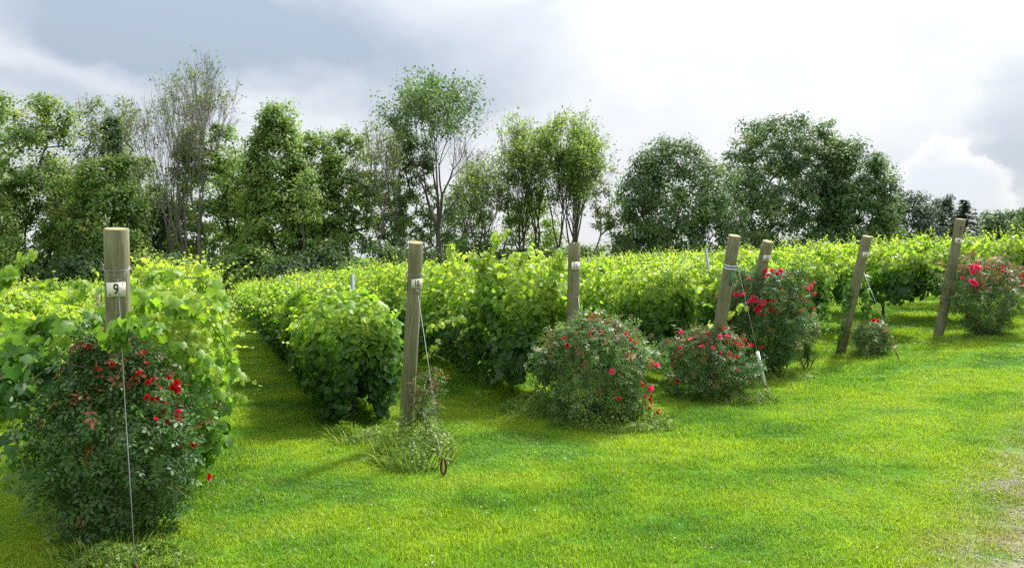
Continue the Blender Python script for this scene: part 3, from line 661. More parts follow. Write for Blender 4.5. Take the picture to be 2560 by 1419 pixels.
def make_row(ri, spec):
    key, u, d0, ht, hw, zb, dend = spec
    v0 = v_of(u, d0); vend = v_of(u, dend); x0, y0 = uv2xy(u, v0); org = np.array((x0, y0, float(gz(x0, y0))))
    root = empty('vine_row', tuple(org)); tag(root, ROWLABEL[key], 'vine row', 'trellised rows of grapevines')
    allc = [[], [], [], [], []]; owner = []; vines = []; far_parts = []
    v = v0; seg = 0
    while v < vend:
        d = P[1]*u+A[1]*v; step = 2.0 if d < 22 else 4.0
        xa, ya = uv2xy(u, v+min(1.0, step/2)); px = xa/ya
        xb, yb = uv2xy(u, v+step)
        off = abs(xb/yb) > .74 and abs(px) > .74        # wholly outside the view
        if not off:
            loc = np.array((xa, ya, float(gz(xa, ya))))
            r = np.random.default_rng(ri*100+seg)
            # trunk and arms of the vine
            w = [(0, 0, -.05), (.02, .01, .2), (-.02, .02, .45), (.01, 0, .72), (0, 0, .85)]; w = [(a_+r.normal()*.015, b_+r.normal()*.02, c_) for a_, b_, c_ in w]
            V_, T_ = path_tube(w, np.array([.032, .026, .023, .022, .02]), 7)
            b = Bag(); b.add(V_, T_)
            for sg in (-1, 1):
                tip = A*(sg*step/2); V_, T_ = path_tube([w[-1], (tip[0]*.5, tip[1]*.5, .90+r.normal()*.02), (tip[0], tip[1], .88)], np.array([.018, .014, .009]), 5); b.add(V_, T_)
            vine = b.build('grape_vine', M['vine_bark'], root, True); vine.location = Vector(loc-org); vines.append(vine)
            dm = d+step*.5
            if dm < 7.6: n, size, tm, tt = int(3100*step), .086, G12, T12
            elif dm < 11.5: n, size, tm, tt = int(2900*step), .090, G6, T6
            elif dm < 19: n, size, tm, tt = int(1700*step), .102, G6, T6
            elif dm < 30: n, size, tm, tt = int(900*step), .125, G4, T4
            else: n, size, tm, tt = int(360*step), .19, G4, T4
            if key in ('five', 'six', 'seven', 'sixteen', 'seventeen'): n = int(n*.35)
            L1 = row_leaves(u, v, v+step, ht, hw, zb, n, size, ri*31+seg, seg == 0, dict(nine=.20, eight=.14, ten=-.02, eleven=.02).get(key, .07))
            ns = int(step*(24 if dm < 19 else 15))
            if key == 'ten' and seg == 0: ns //= 2
            L2, (s0, s1) = shoots(u, v, v+step, ht, hw, ns, min(size, .17), ri*31+seg, .52 if key in ('eleven', 'nine') else .50)
            if dm < 19:
                V_, T_ = tubes(s0-loc, s1-loc, np.full(len(s0), .0035), np.full(len(s0), .0028), 3)
                mesh_np('young_shoots', V_, T_, M['cane'], vine)['kind'] = 'stuff'
            C_, N_, T2, S_, I_ = (np.concatenate(q) for q in zip(L1, L2))
            if dm < 19:
                for q, arr in zip(allc, (C_, N_, T2, S_, I_)): q.append(arr)
                owner += [len(vines)-1]*len(C_)
                far_parts.append((len(vines)-1, loc, tm, tt))
            else:
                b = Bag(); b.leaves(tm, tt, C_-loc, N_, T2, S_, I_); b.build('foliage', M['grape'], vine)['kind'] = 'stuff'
        v += step; seg += 1
    if owner:
        C_, N_, T_, S_, I_ = (np.concatenate(q) for q in allc); owner = np.array(owner)
        N_ = norm(N_); to = CAMP-C_; dist = np.linalg.norm(to, axis=1); face = np.abs((N_*to).sum(1)/dist)
        uu = C_[:, 0]*P[0]+C_[:, 1]*P[1]; inview = np.abs(C_[:, 0]/C_[:, 1]) < .66
        nearside = -(uu-u)/hw if u > 1 else (uu-u)/hw
        vv = C_[:, 0]*A[0]+C_[:, 1]*A[1]
        out = np.maximum(nearside, np.maximum((C_[:, 2]-gz(C_[:, 0], C_[:, 1])-ht*.85)*4, (v0+.15-vv)*4))
        score = S_/dist*(.3+face)*np.clip(out, 0, 1)*inview
        npart = 300 if key in ('eight', 'nine', 'ten', 'eleven', 'tape', 'twelve', 'thirteen', 'fourteen', 'fifteen') else 0
        pick = np.argsort(-score)[:npart]; rest = np.ones(len(C_), bool); rest[pick] = False
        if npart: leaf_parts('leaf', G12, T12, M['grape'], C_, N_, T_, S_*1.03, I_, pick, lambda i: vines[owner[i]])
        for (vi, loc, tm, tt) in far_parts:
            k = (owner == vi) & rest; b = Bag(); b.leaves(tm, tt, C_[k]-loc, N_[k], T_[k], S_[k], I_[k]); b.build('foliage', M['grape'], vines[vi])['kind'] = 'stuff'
    # trellis wires
    for h in (.88, 1.25):
        if h > ht: continue
        ps = []
        for vv in np.arange(v0-.2, min(vend, v0+22), 2.2): x, y = uv2xy(u, vv); ps.append(np.array((x, y, float(gz(x, y))+h))-org)
        V_, T_ = path_tube(ps, .002, 4, False); mesh_np('trellis_wire', V_, T_, M['galv'], root)
    return root
rows = {}
for ri, sp in enumerate(ROWS): rows[sp[0]] = make_row(ri, sp)

# loose vine growth: canes with big leaves that hang out of the rows
def loose_canes(root, specs, name='hanging_cane'):
    r = np.random.default_rng(77); org = np.array(root.location)
    for (pts, size, tint, dens) in specs:
        pts = np.array(pts, float); q = np.linspace(0, len(pts)-1, 26); P_ = np.stack([np.interp(q, np.arange(len(pts)), pts[:, k]) for k in range(3)], 1)
        V_, T_ = path_tube(P_-org, np.linspace(.006, .003, 26), 5); c = mesh_np(name, V_, T_, M['cane'], root)
        m = int(26*dens); i = r.integers(2, 26, m); o = norm(r.normal(size=(m, 3))*[1, .8, .5])
        S_ = size*r.uniform(.6, 1.1, m)*(1-.4*i/26)
        b = Bag(); b.leaves(G12, T12, P_[i]+o*size*.5-org, o*.5+[0, -.6, .6]+r.normal(size=(m, 3))*.4, o*.4+[0, 0, -1.], S_, np.clip(tint+r.normal(size=m)*.12, 0, 1)); b.build('cane_leaves', M['grape'], c)['kind'] = 'stuff'
def pt(px, py, d): return (at(px, d), d, zat(py, d))
loose_canes(rows['nine'], [
    ([pt(350, 705, 5.15), pt(420, 690, 5.1), pt(500, 695, 5.0), pt(540, 740, 5.0)], .100, .72, 1.6),
    ([pt(320, 700, 5.1), pt(350, 760, 4.95), pt(420, 790, 4.9), pt(520, 750, 4.95)], .098, .6, 1.6),
    ([pt(262, 880, 4.6), pt(280, 830, 4.55), pt(330, 810, 4.5), pt(390, 830, 4.5)], .098, .50, 2.2),
    ([pt(345, 800, 4.7), pt(315, 815, 4.55), pt(290, 840, 4.55), pt(300, 880, 4.6)], .085, .50, 2.2),
    ([pt(375, 740, 4.8), pt(420, 765, 4.7), pt(460, 780, 4.7), pt(540, 770, 4.8)], .100, .68, 2.4),
    ([pt(330, 780, 5.0), pt(430, 860, 4.95), pt(500, 900, 5.0), pt(560, 960, 5.1), pt(600, 1010, 5.15)], .085, .55, 1.6),
    ([pt(430, 760, 5.1), pt(520, 800, 5.1), pt(570, 880, 5.2), pt(590, 950, 5.2)], .090, .6, 2.0),
    ([pt(520, 690, 5.5), pt(550, 770, 5.4), pt(560, 860, 5.4), pt(540, 1000, 5.3)], .090, .6, 2.0),
    ([pt(300, 780, 5.0), pt(230, 800, 4.9), pt(160, 840, 4.8), pt(90, 900, 4.7)], .098, .45, 1.5),
    ([pt(180, 860, 4.9), pt(100, 930, 4.7), pt(40, 980, 4.6), pt(20, 1080, 4.55), pt(60, 1200, 4.5)], .125, .10, 1.5),
    ([pt(120, 880, 4.9), pt(20, 930, 4.7), pt(-60, 990, 4.6), pt(-60, 1120, 4.5)], .125, .10, 1.6),
    ([pt(150, 800, 5.1), pt(60, 850, 4.9), pt(-20, 880, 4.8)], .13, .42, 1.6),
    ([pt(500, 1000, 5.2), pt(540, 1080, 5.15), pt(520, 1140, 5.1)], .09, .5, 1.6)])
loose_canes(rows['eight'], [
    ([pt(-40, 760, 7.6), pt(20, 690, 7.6), pt(55, 655, 7.6), pt(72, 632, 7.6)], .12, .75, 2.2),
    ([pt(-60, 740, 7.4), pt(0, 700, 7.4), pt(30, 680, 7.4)], .13, .65, 2.4),
    ([pt(60, 720, 7.7), pt(130, 715, 7.6), pt(190, 712, 7.6)], .09, .7, 1.4), ([pt(160, 760, 7.4), pt(200, 735, 7.3), pt(205, 705, 7.3)], .10, .7, 1.4),
    ([pt(-30, 800, 7.4), pt(50, 820, 7.2), pt(130, 800, 7.3), pt(200, 840, 7.4)], .12, .55, 2.5), ([pt(-30, 900, 7.2), pt(70, 880, 7.0), pt(160, 900, 7.2)], .12, .4, 2.5)])
loose_canes(rows['eleven'], [
    ([pt(1190, 720, 9.4), pt(1215, 660, 9.4), pt(1235, 610, 9.4), pt(1258, 575, 9.4)], .12, .85, 2.2),
    ([pt(1150, 700, 9.5), pt(1130, 650, 9.5), pt(1125, 605, 9.5)], .09, .9, 1.4),
    ([pt(1230, 700, 9.3), pt(1200, 660, 9.3), pt(1175, 640, 9.3)], .12, .8, 2.0),
    ([pt(1370, 720, 9.0), pt(1395, 670, 9.0), pt(1400, 630, 9.0)], .11, .75, 2.0),
    ([pt(1300, 680, 9.3), pt(1310, 650, 9.3), pt(1318, 622, 9.3)], .08, .85, 1.2),
    ([pt(1160, 800, 8.9), pt(1110, 805, 8.6), pt(1070, 825, 8.4)], .08, .75, 1.3),
    ([pt(1100, 850, 9.0), pt(1080, 880, 8.8), pt(1060, 900, 8.7)], .07, .7, .8)])
loose_canes(rows['tape'], [([pt(1760, 820, 9.9), pt(1810, 790, 9.7), pt(1850, 775, 9.6), pt(1865, 765, 9.6)], .10, .85, .9), ([pt(1500, 730, 10.2), pt(1490, 700, 10.1), pt(1485, 670, 10.1)], .10, .8, 1.2)])
loose_canes(rows['thirteen'], [([pt(2130, 700, 12.35), pt(2120, 750, 12.3), pt(2110, 800, 12.3), pt(2100, 850, 12.4)], .12, .30, 2.6), ([pt(2160, 680, 12.3), pt(2170, 740, 12.3), pt(2165, 800, 12.3)], .12, .35, 2.6), ([pt(2080, 690, 12.6), pt(2060, 760, 12.5), pt(2070, 830, 12.5)], .12, .4, 2.4)])

# ------------------------------------------------------------------ trellis stakes
def stake(px, ptop, d, label, tilt=0, wood=False, w=.034):
    x = at(px, d); zt = zat(ptop, d); z0 = float(gz(x, d))
    root = empty('trellis_stake', (x, d, z0)); h = zt-z0; root.rotation_euler = (0, tilt, 0)
    tag(root, label, 'stake', 'stakes standing up out of the vine rows')
    if wood:
        V_, T_ = path_tube([(0, 0, -.2), (0, 0, h*.5), (0, 0, h)], np.array([.05, .048, .045]), 12); mesh_np('shaft', V_, T_, M['oldwood'], root, smooth=True)
    else:
        # pressed channel: web and two flanges with notches
        for (cx, cy, ww, tt_) in ((0, 0, w, .003), (-w/2, .009, .003, .018), (w/2, .009, .003, .018), (0, -.003, w*.3, .005)):
            V_, T_ = box(ww, h+.2, tt_); V_ = V_+[cx, cy, h/2-.1]; mesh_np('flange' if ww < .01 else 'web', V_, T_, M['steel'], root)
        for q in range(4):
            V_, T_ = box(.010, .010, .006); V_ = V_+[w/2+.004, .004, h-.05-q*.12]; mesh_np('wire_hook', V_, T_, M['steel'], root)
stake(881, 685, 8.75, 'broad grey steel stake above the low row left of post 10')
stake(795, 700, 11.1, 'narrow grey stake between the two left stakes and the broad one')
stake(746, 693, 13.8, 'grey stake second from the left above the low row of post 10')
stake(697, 688, 18, 'leftmost grey stake above the low row, far back by the trees', 0, False, .05)
stake(1232, 648, 10.6, 'small grey stake among yellow shoots left of post 11')
stake(1471, 640, 12.8, 'thin dark stake just right of post 11')
stake(1650, 632, 14.0, 'thin stake above the vines midway between post 11 and the taped post')
stake(1805, 618, 12.5, 'tilted pale stake beside the top of the taped post', R(-8))
stake(172, 728, 12, 'short old wooden post far left among the vines', 0, True)
stake(246, 726, 12.6, 'short old wooden post just left of post 9', 0, True)

# ------------------------------------------------------------------ branching skeletons (bushes and trees)
def skeleton(trunk, targets, r, up=.8, seg=.5, wig=.12):
    """grow a path from the nearest fitting node to every target; returns nodes, parents, order of tips"""
    pos = [np.array(p, float) for p in trunk]; par = [-1]+list(range(len(trunk)-1)); tips = []
    base = np.array(trunk[-1]); base0 = np.array(trunk[0])
    order = np.argsort(np.linalg.norm((targets-base*.6-base0*.4)*[1, 1, .7], axis=1))
    arr = np.zeros((len(trunk)+len(targets)*14, 3)); arr[:len(pos)] = pos; n = len(pos); nb = max(1, int(len(trunk)*.30))
    for t in targets[order]:
        d = arr[nb:n]-t; hd = np.hypot(d[:, 0], d[:, 1]); dist = np.sqrt((d**2).sum(1))
        cost = dist+1.6*np.maximum(0, d[:, 2]+up*.45*hd)
        j = int(np.argmin(cost))+nb; s = arr[j].copy(); L_ = np.linalg.norm(t-s); m = int(min(9, max(1, round(L_/seg)))); prev = j
        ctrl = (s+t)/2+(t-s)*[-.16*up, -.16*up, .05*up]
        for q in range(1, m+1):
            f = q/m; p = (1-f)**2*s+2*f*(1-f)*ctrl+f*f*t
            if q < m: p = p+r.normal(size=3)*wig*seg
            arr[n] = p; par.append(prev); prev = n; n += 1
        tips.append(prev)
    return arr[:n], np.array(par), np.array(tips)
def limb_mesh(arr, par, tips, r_tip, power, r_max):
    n = len(arr); cnt = np.zeros(n); cnt[tips] += 1
    for i in range(n-1, 0, -1): cnt[par[i]] += cnt[i] if cnt[i] else .0
    cnt = np.maximum(cnt, 1); rad = np.minimum(r_tip*cnt**power, r_max)
    i = np.arange(1, n); thick = rad[i] > r_tip*3.2
    b = Bag()
    for k, sel in ((6, thick), (3, ~thick)):
        q = i[sel]
        if len(q): V_, T_ = tubes(arr[par[q]], arr[q], np.minimum(rad[par[q]], rad[q]*1.5), rad[q], k); b.add(V_, T_)
    return b, rad

# ------------------------------------------------------------------ rose bushes
PET = np.array([(0, 0, 0), (-.30, .35, .10), (-.22, .62, .24), (.22, .62, .24), (.30, .35, .10)]); PT = np.array([(0, 1, 4), (1, 2, 3), (1, 3, 4)])
def bloom_mesh(v):
    b = Bag()
    for ring, (n, s, tilt) in enumerate(((6, 1.0, .15), (5, .78, .7), (4, .5, 1.4))):
        a = np.arange(n)*2*math.pi/n+ring*.5+v; t = np.stack([np.cos(a), np.sin(a), 0*a+tilt*.5], 1); nn = np.stack([-np.cos(a)*tilt, -np.sin(a)*tilt, 0*a+1], 1)
        b.leaves(PET, PT, np.zeros((n, 3))+[0, 0, ring*.03], nn, t, np.full(n, s*.8), np.full(n, v))
    o = b.build('rose_bloom', M['red']); me = o.data; bpy.data.objects.remove(o); return me
BLOOMS = [bloom_mesh(v) for v in (.0, .3, .55, .8, 1.0)]
def bush(name_label, cx, cy, rx, ry, h, n_leaf, size, seed, blooms, prof=None, red=.08, pale=0., nparts=0, z0=.03, cat='rose bush', leaf_name='leaf', top_red=.0):
    r = np.random.default_rng(seed); zg = float(gz(cx, cy)); org = np.array((cx, cy, zg))
    n_leaf = int(n_leaf*.72); root = empty('rose_bush', tuple(org)); tag(root, name_label, cat, 'rose bushes planted at the ends of the rows')
    prof = prof or (lambda f: np.sqrt(np.clip(1-((f-.42)/.60)**2, .02, 1)))
    def sample(n, shell):
        f = r.random(n)**.85; a = r.uniform(0, 2*math.pi, n); q = (1-shell*r.random(n)**1.6)
        lump = 1+.34*vnoise(np.stack([np.cos(a)*2, np.sin(a)*2, f*3], 1), 1.6, seed)+.14*vnoise(np.stack([np.cos(a)*2, np.sin(a)*2, f*3], 1), 5, seed)
        w = prof(f)*q*lump; zz = z0+(h-z0)*(f*(.93+.12*lump*.9)); return np.stack([rx*w*np.cos(a), ry*w*np.sin(a), zz], 1), np.stack([np.cos(a)*w, np.sin(a)*w, (f-.45)*1.3], 1), f
    tg, _, _ = sample(90, .5)
    nst = 7; allb = Bag()
    for s in range(nst):
        k = tg[s::nst]; a = s*2*math.pi/nst
        arr, par, tips = skeleton([(.06*math.cos(a)*(j*.6+.5), .06*math.sin(a)*(j*.6+.5), -.03+j*.08*h) for j in range(5)], k, r, .8, .10*h+.05, .15)
        b, _ = limb_mesh(arr, par, tips, .0028, .42, .013); allb.add(np.concatenate(b.v), np.concatenate([t for t in b.t]))
    allb.build('stems', M['rose_cane'], root)
    C_, O_, f = sample(n_leaf, .42)
    # leaves gather in sprays round the shoot ends
    hub = C_[r.integers(0, n_leaf, max(12, n_leaf//16))]; j = r.integers(0, len(hub), n_leaf); kk = r.random(n_leaf) < .55
    C_ = np.where(kk[:, None], hub[j]+r.normal(size=(n_leaf, 3))*.055*(1 if size < .1 else 1.2), C_)
    N_ = norm(O_)*.8+[0, 0, .55]+r.normal(size=(n_leaf, 3))*.45; T_ = norm(O_)*.7+[0, 0, -.35]+r.normal(size=(n_leaf, 3))*.5
    I_ = .12+.35*r.random(n_leaf)+.22*pale+.18*vnoise(C_, 3.1, seed)
    rd = r.random(n_leaf) < red*(.4+1.6*(C_[:, 2] > h*.62))+top_red*(C_[:, 2] > h*.82); I_ = np.where(rd, r.uniform(.84, 1, n_leaf), np.clip(I_, 0, .80))
    size *= 1.3; S_ = size*r.uniform(.6, 1.2, n_leaf); C_[:, 2] = np.maximum(C_[:, 2], .02)
    # arching new canes that leave the bush
    na = max(4, n_leaf//160); a = r.uniform(0, 6.28, na); c0 = C_[r.integers(0, n_leaf, na)]*[.9, .9, 1]; od = norm(c0*[1, 1, 0]+1e-6)*.8+r.normal(size=(na, 3))*.4+[0, 0, .75]; cb = Bag(); ex = []
    for i in range(na):
        p = c0[i].copy(); dr = norm(od[i]); st = .045
        ps = [p]
        for q in range(int(r.integers(3, 7))): dr = norm(dr+[0, 0, -.10]+r.normal(size=3)*.08); p = p+dr*st; ps.append(p); ex.append((p, dr, q))
        cb.add(*path_tube(ps, .0022, 3, False))
    cb.build('canes', M['rose_cane'], root)['kind'] = 'stuff'
    ne = len(ex); ep = np.array([e[0] for e in ex]); ed = np.array([e[1] for e in ex])
    C_ = np.concatenate([C_, ep]); N_ = np.concatenate([N_, r.normal(size=(ne, 3))*.5+[0, 0, .9]]); T_ = np.concatenate([T_, np.cross(ed, r.normal(size=(ne, 3)))+ed*.4]); O_ = np.concatenate([O_, ed])
    I_ = np.concatenate([I_, np.where(r.random(ne) < .3, .9, .65)]); S_ = np.concatenate([S_, size*r.uniform(.5, .95, ne)]); n_leaf = len(C_)
    pick = np.array([], int)
    if nparts:
        W = C_+org; to = CAMP-W; dist = np.linalg.norm(to, axis=1); sc = S_/dist*np.clip((norm(O_)*norm(to)).sum(1), 0, 1)*(.4+np.abs((norm(N_)*norm(to)).sum(1)))
        pick = np.argsort(-sc)[:nparts]; leaf_parts(leaf_name, GC-[0, .35, 0], TC, M['rose'], W, N_, T_, S_, I_, pick, lambda i: root)
    rest = np.ones(n_leaf, bool); rest[pick] = False
    b = Bag(); b.leaves(GC-[0, .35, 0], TC, C_[rest], N_[rest], T_[rest], S_[rest], I_[rest]); b.build('foliage', M['rose'], root)['kind'] = 'stuff'
    # blooms sit on the side that faces their reading, on the skin of the bush
    for (px, py, sz, tn) in blooms:
        d = cy-ry*.9; x = at(px, d); z = zat(py, d)
        fx = np.clip((x-cx)/rx, -1.05, 1.05); d = cy-ry*math.sqrt(max(0, 1-min(1, fx*fx)))*.95*float(prof(np.array([min(1, max(0, (z-zg)/h))]))[0])
        x = at(px, d); z = zat(py, d); z = max(z, zg+.05)
        n_ = norm(np.array([(x-cx)/rx*.8, -.6, .55])+r.normal(size=3)*.35); q = Vector(n_).to_track_quat('Z', 'Y')
        o = bpy.data.objects.new('rose_bloom', BLOOMS[int(min(4, tn*5))]); COL.objects.link(o); o.parent = root
        o.location = (x-org[0], d-org[1]-.08, z-org[2]); o.rotation_mode = 'QUATERNION'; o.rotation_quaternion = q; o.scale = (sz*(1.3 if cy < 6 else 1.12),)*3
    return root
def cluster(px, py, n, spread, sz, tn, seed):
    r = random.Random(seed); return [(px+r.gauss(0, spread), py+r.gauss(0, spread*.7), sz*r.uniform(.7, 1.1), min(.99, max(0, tn+r.gauss(0, .12)))) for _ in range(n)]
b9 = cluster(440, 962, 4, 9, .036, .1, 1)+cluster(388, 993, 3, 7, .036, .1, 2)+cluster(422, 998, 2, 5, .032, .1, 3)+[(295, 903, .034, .05), (358, 928, .026, .1), (382, 950, .028, .1), (395, 945, .024, .2), (408, 965, .026, .2)]+cluster(450, 1040, 4, 12, .028, .25, 4)+cluster(410, 1052, 3, 10, .026, .2, 5)+[(490, 1107, .034, .1), (525, 1188, .038, .05), (240, 868, .03, .1), (372, 880, .026, .2), (378, 905, .022, .1), (262, 920, .02, .1), (420, 1024, .028, .1), (432, 940, .024, .3), (455, 1110, .028, .5), (310, 875, .018, .3)]
bush('large dark rose bush with scarlet blooms around post 9', at(282, 4.85), 4.85, .47, .33, 1.17, 4800, .085, 5, b9, None, .025, .35, 300, .04, top_red=.10)
b11 = [(1480, 822, .050, .8), (1503, 828, .045, .9), (1471, 832, .04, .7), (1411, 845, .045, .1), (1418, 862, .045, .1), (1527, 927, .055, .95), (1562, 833, .05, .6), (1571, 848, .05, .3), (1585, 858, .05, .3), (1545, 995, .04, .5), (1640, 911, .05, .9), (1628, 904, .05, .4), (1620, 916, .04, .8), (1602, 955, .04, .6), (1620, 970, .065, .7), (1626, 968, .05, .8), (1612, 990, .04, .1)]+cluster(1622, 1000, 5, 9, .04, .15, 6)+cluster(1636, 1030, 5, 9, .04, .1, 7)+cluster(1572, 890, 3, 8, .035, .6, 8)+[(1597, 935, .035, .5), (1605, 962, .035, .3), (1645, 1025, .04, .3)]
bush('wide bush of pink roses in front of post 11', at(1487, 8.25), 8.25, .62, .50, 1.02, 5200, .085, 8, b11, None, .06, .95, 200, .04, top_red=.08)
bT = [(1702, 830, .055, .8), (1725, 848, .06, .9), (1752, 866, .06, .7), (1778, 869, .05, .6), (1768, 836, .045, .4), (1796, 840, .05, .9), (1814, 839, .05, .7), (1698, 868, .04, .5), (1692, 951, .05, .5), (1838, 891, .05, .2), (1822, 882, .045, .5), (1800, 880, .04, .5), (1679, 915, .04, .5), (1838, 921, .035, .5), (1866, 860, .045, .7), (1873, 860, .04, .5)]+cluster(1850, 858, 5, 9, .045, .35, 9)
bush('low rose bush with crimson blooms at the foot of the taped post', at(1775, 9.55), 9.55, .52, .42, .80, 3200, .085, 12, bT, None, .10, .35, 100, .04, top_red=.15)
b12 = cluster(1920, 680, 7, 10, .075, .7, 10)+cluster(1835, 738, 5, 8, .07, .7, 11)+cluster(1886, 752, 7, 9, .08, .75, 12)+cluster(1890, 775, 5, 8, .07, .5, 13)+cluster(1921, 748, 5, 9, .065, .3, 14)+cluster(2012, 722, 5, 7, .065, .7, 15)+[(1905, 788, .06, .3), (1923, 774, .055, .3), (1869, 697, .05, .8), (1878, 864, .05, .3), (1900, 867, .05, .4), (1949, 693, .045, .1), (2028, 771, .05, .2), (1847, 738, .05, .6)]
bush('tall dark rose bush with big red clusters under post 12', at(1915, 11.25), 11.25, .60, .50, 1.42, 4600, .10, 15, b12, lambda f: np.sqrt(np.clip(1-((f-.50)/.62)**2, .02, 1))*(.62+.38*np.clip(f*2.2, 0, 1)), .05, .05, 60, .1)
bush('pale leafy shrub on a bent stem, right of the tall red rose bush', at(2020, 11.7), 11.7, .20, .2, .78, 420, .075, 18, [(2030, 770, .04, .3), (2026, 795, .03, .7)], lambda f: np.sqrt(np.clip(1-((f-.68)/.34)**2, .02, 1)), .03, 1.2, 0, .1, cat='shrub')
bush('smallest rose bush, knee high beside post 13', at(2182, 12.2), 12.2, .27, .25, .50, 800, .085, 21, [(2182, 800, .06, .3), (2190, 802, .05, .5), (2228, 862, .05, .7), (2210, 826, .035, .5)], None, .08, .2, 0, .02)
b14 = cluster(2425, 676, 6, 10, .075, .8, 20)+cluster(2426, 702, 5, 8, .08, .95, 21)+cluster(2492, 682, 3, 12, .04, .3, 22)+cluster(2540, 700, 7, 14, .05, .15, 23)+[(2555, 757, .07, .6), (2400, 694, .05, .7), (2458, 668, .04, .2), (2500, 670, .05, .3), (2550, 716, .05, .5)]
bush('broad vase-shaped rose bush with bronze tips and pink clusters beside post 14', at(2468, 12.95), 12.95, .78, .62, 1.22, 3800, .09, 24, b14, lambda f: (.28+.72*np.clip(f/.62, 0, 1)**.9)*np.sqrt(np.clip(1-((f-.45)/.60)**2, .05, 1)), .10, .25, 0, .02, top_red=.25)
bush('sparse young rose with orange-red leaf tips against post 10', at(1062, 7.1), 7.1, .16, .16, .72, 170, .060, 27, [(1090, 1095, .02, .5), (1063, 1072, .018, .9)], lambda f: .55+.35*np.sin(f*9)**2, .14, 1.2, 0, .05)

# ------------------------------------------------------------------ weeds round the post and bush feet
def weeds(cx, cy, rx, ry, h, n, size, seed, label):
    r = np.random.default_rng(seed); a = r.uniform(0, 6.28, n); q = np.sqrt(r.random(n)); x = cx+rx*q*np.cos(a); y = cy+ry*q*np.sin(a)
    hh = h*(1-q**2*.75)*np.clip(.6+.75*vnoise(np.stack([x, y, 0*x], 1), 9, seed), .1, 1.5); z = gz(x, y)+np.maximum(.015, hh*r.random(n)**.6)
    C_ = np.stack([x, y, z], 1); O_ = np.stack([np.cos(a)*q, np.sin(a)*q, 0*a+.7], 1)
    b = Bag(); k = r.random(n) < .7
    b.leaves(G4*[.8, 1, 1], T4, C_[k], O_[k]+r.normal(size=(k.sum(), 3))*.5, r.normal(size=(k.sum(), 3))+O_[k]*.6, size*r.uniform(.5, 1.2, k.sum()), np.clip(.35+.3*r.normal(size=k.sum()), 0, 1))
    k = ~k; b.leaves(GC-[0, .35, 0], TC, C_[k], O_[k]+r.normal(size=(k.sum(), 3))*.4, r.normal(size=(k.sum(), 3))+O_[k]*.6, size*1.8*r.uniform(.5, 1.1, k.sum()), np.clip(.5+.3*r.normal(size=k.sum()), 0, 1))
    # blades and stalks
    m = n//7; i = r.integers(0, n, m); p0 = np.stack([x[i], y[i], gz(x[i], y[i])-.01], 1); L_ = (h*.6+.10)*r.uniform(.3, 1.0, m); d = norm(O_[i]*[1, 1, 2]+r.normal(size=(m, 3))*.3)
    BL = np.array([(-.5, 0, 0), (.5, 0, 0), (.4, .5, .0), (-.4, .5, 0), (0, 1, .0)]); 
    s = np.cross(d, norm(r.normal(size=(m, 3)))); s = norm(s)*.004
    V_ = np.stack([p0-s, p0+s, p0+d*(L_*.55)[:, None]+s*.8, p0+d*(L_*.55)[:, None]-s*.8, p0+(d+[0, 0, -.25])*L_[:, None]], 1).reshape(-1, 3)
    t = np.array([(0, 1, 2), (0, 2, 3), (3, 2, 4)]); b.add(V_, (t[None]+(np.arange(m)*5)[:, None, None]).reshape(-1, 3), np.repeat(r.random(m), 5))
    tag(b.build('weeds', M['weed']), label, kind='stuff')
weeds(at(300, 4.42), 4.42, .42, .16, .15, 3000, .028, 1, 'pale weeds at the foot of post 9')
weeds(at(1040, 6.75), 6.75, .34, .50, .46, 3800, .032, 2, 'tangled weeds round the foot of post 10')
weeds(at(900, 7.6), 7.5, .30, .3, .22, 1500, .030, 3, 'weeds between the low row and post 10')
weeds(at(1560, 7.95), 7.95, .55, .35, .20, 3300, .030, 4, 'pale weeds skirting the pink rose bush')
weeds(at(1850, 9.45), 9.4, .45, .33, .24, 2800, .030, 5, 'pale weeds by the low rose bush and the rod')
weeds(at(1350, 8.7), 8.7, .45, .4, .28, 1600, .035, 6, 'bright weeds under the vines left of the pink rose bush')
weeds(at(2400, 12.9), 12.8, .9, .3, .10, 1600, .035, 7, 'low weeds at the foot of post 14')
weeds(at(2140, 12.5), 12.4, .6, .35, .12, 1200, .035, 8, 'low weeds at the foot of post 13')
weeds(at(1930, 11.2), 11.1, .7, .4, .18, 1400, .035, 9, 'low weeds under the tall red rose bush')

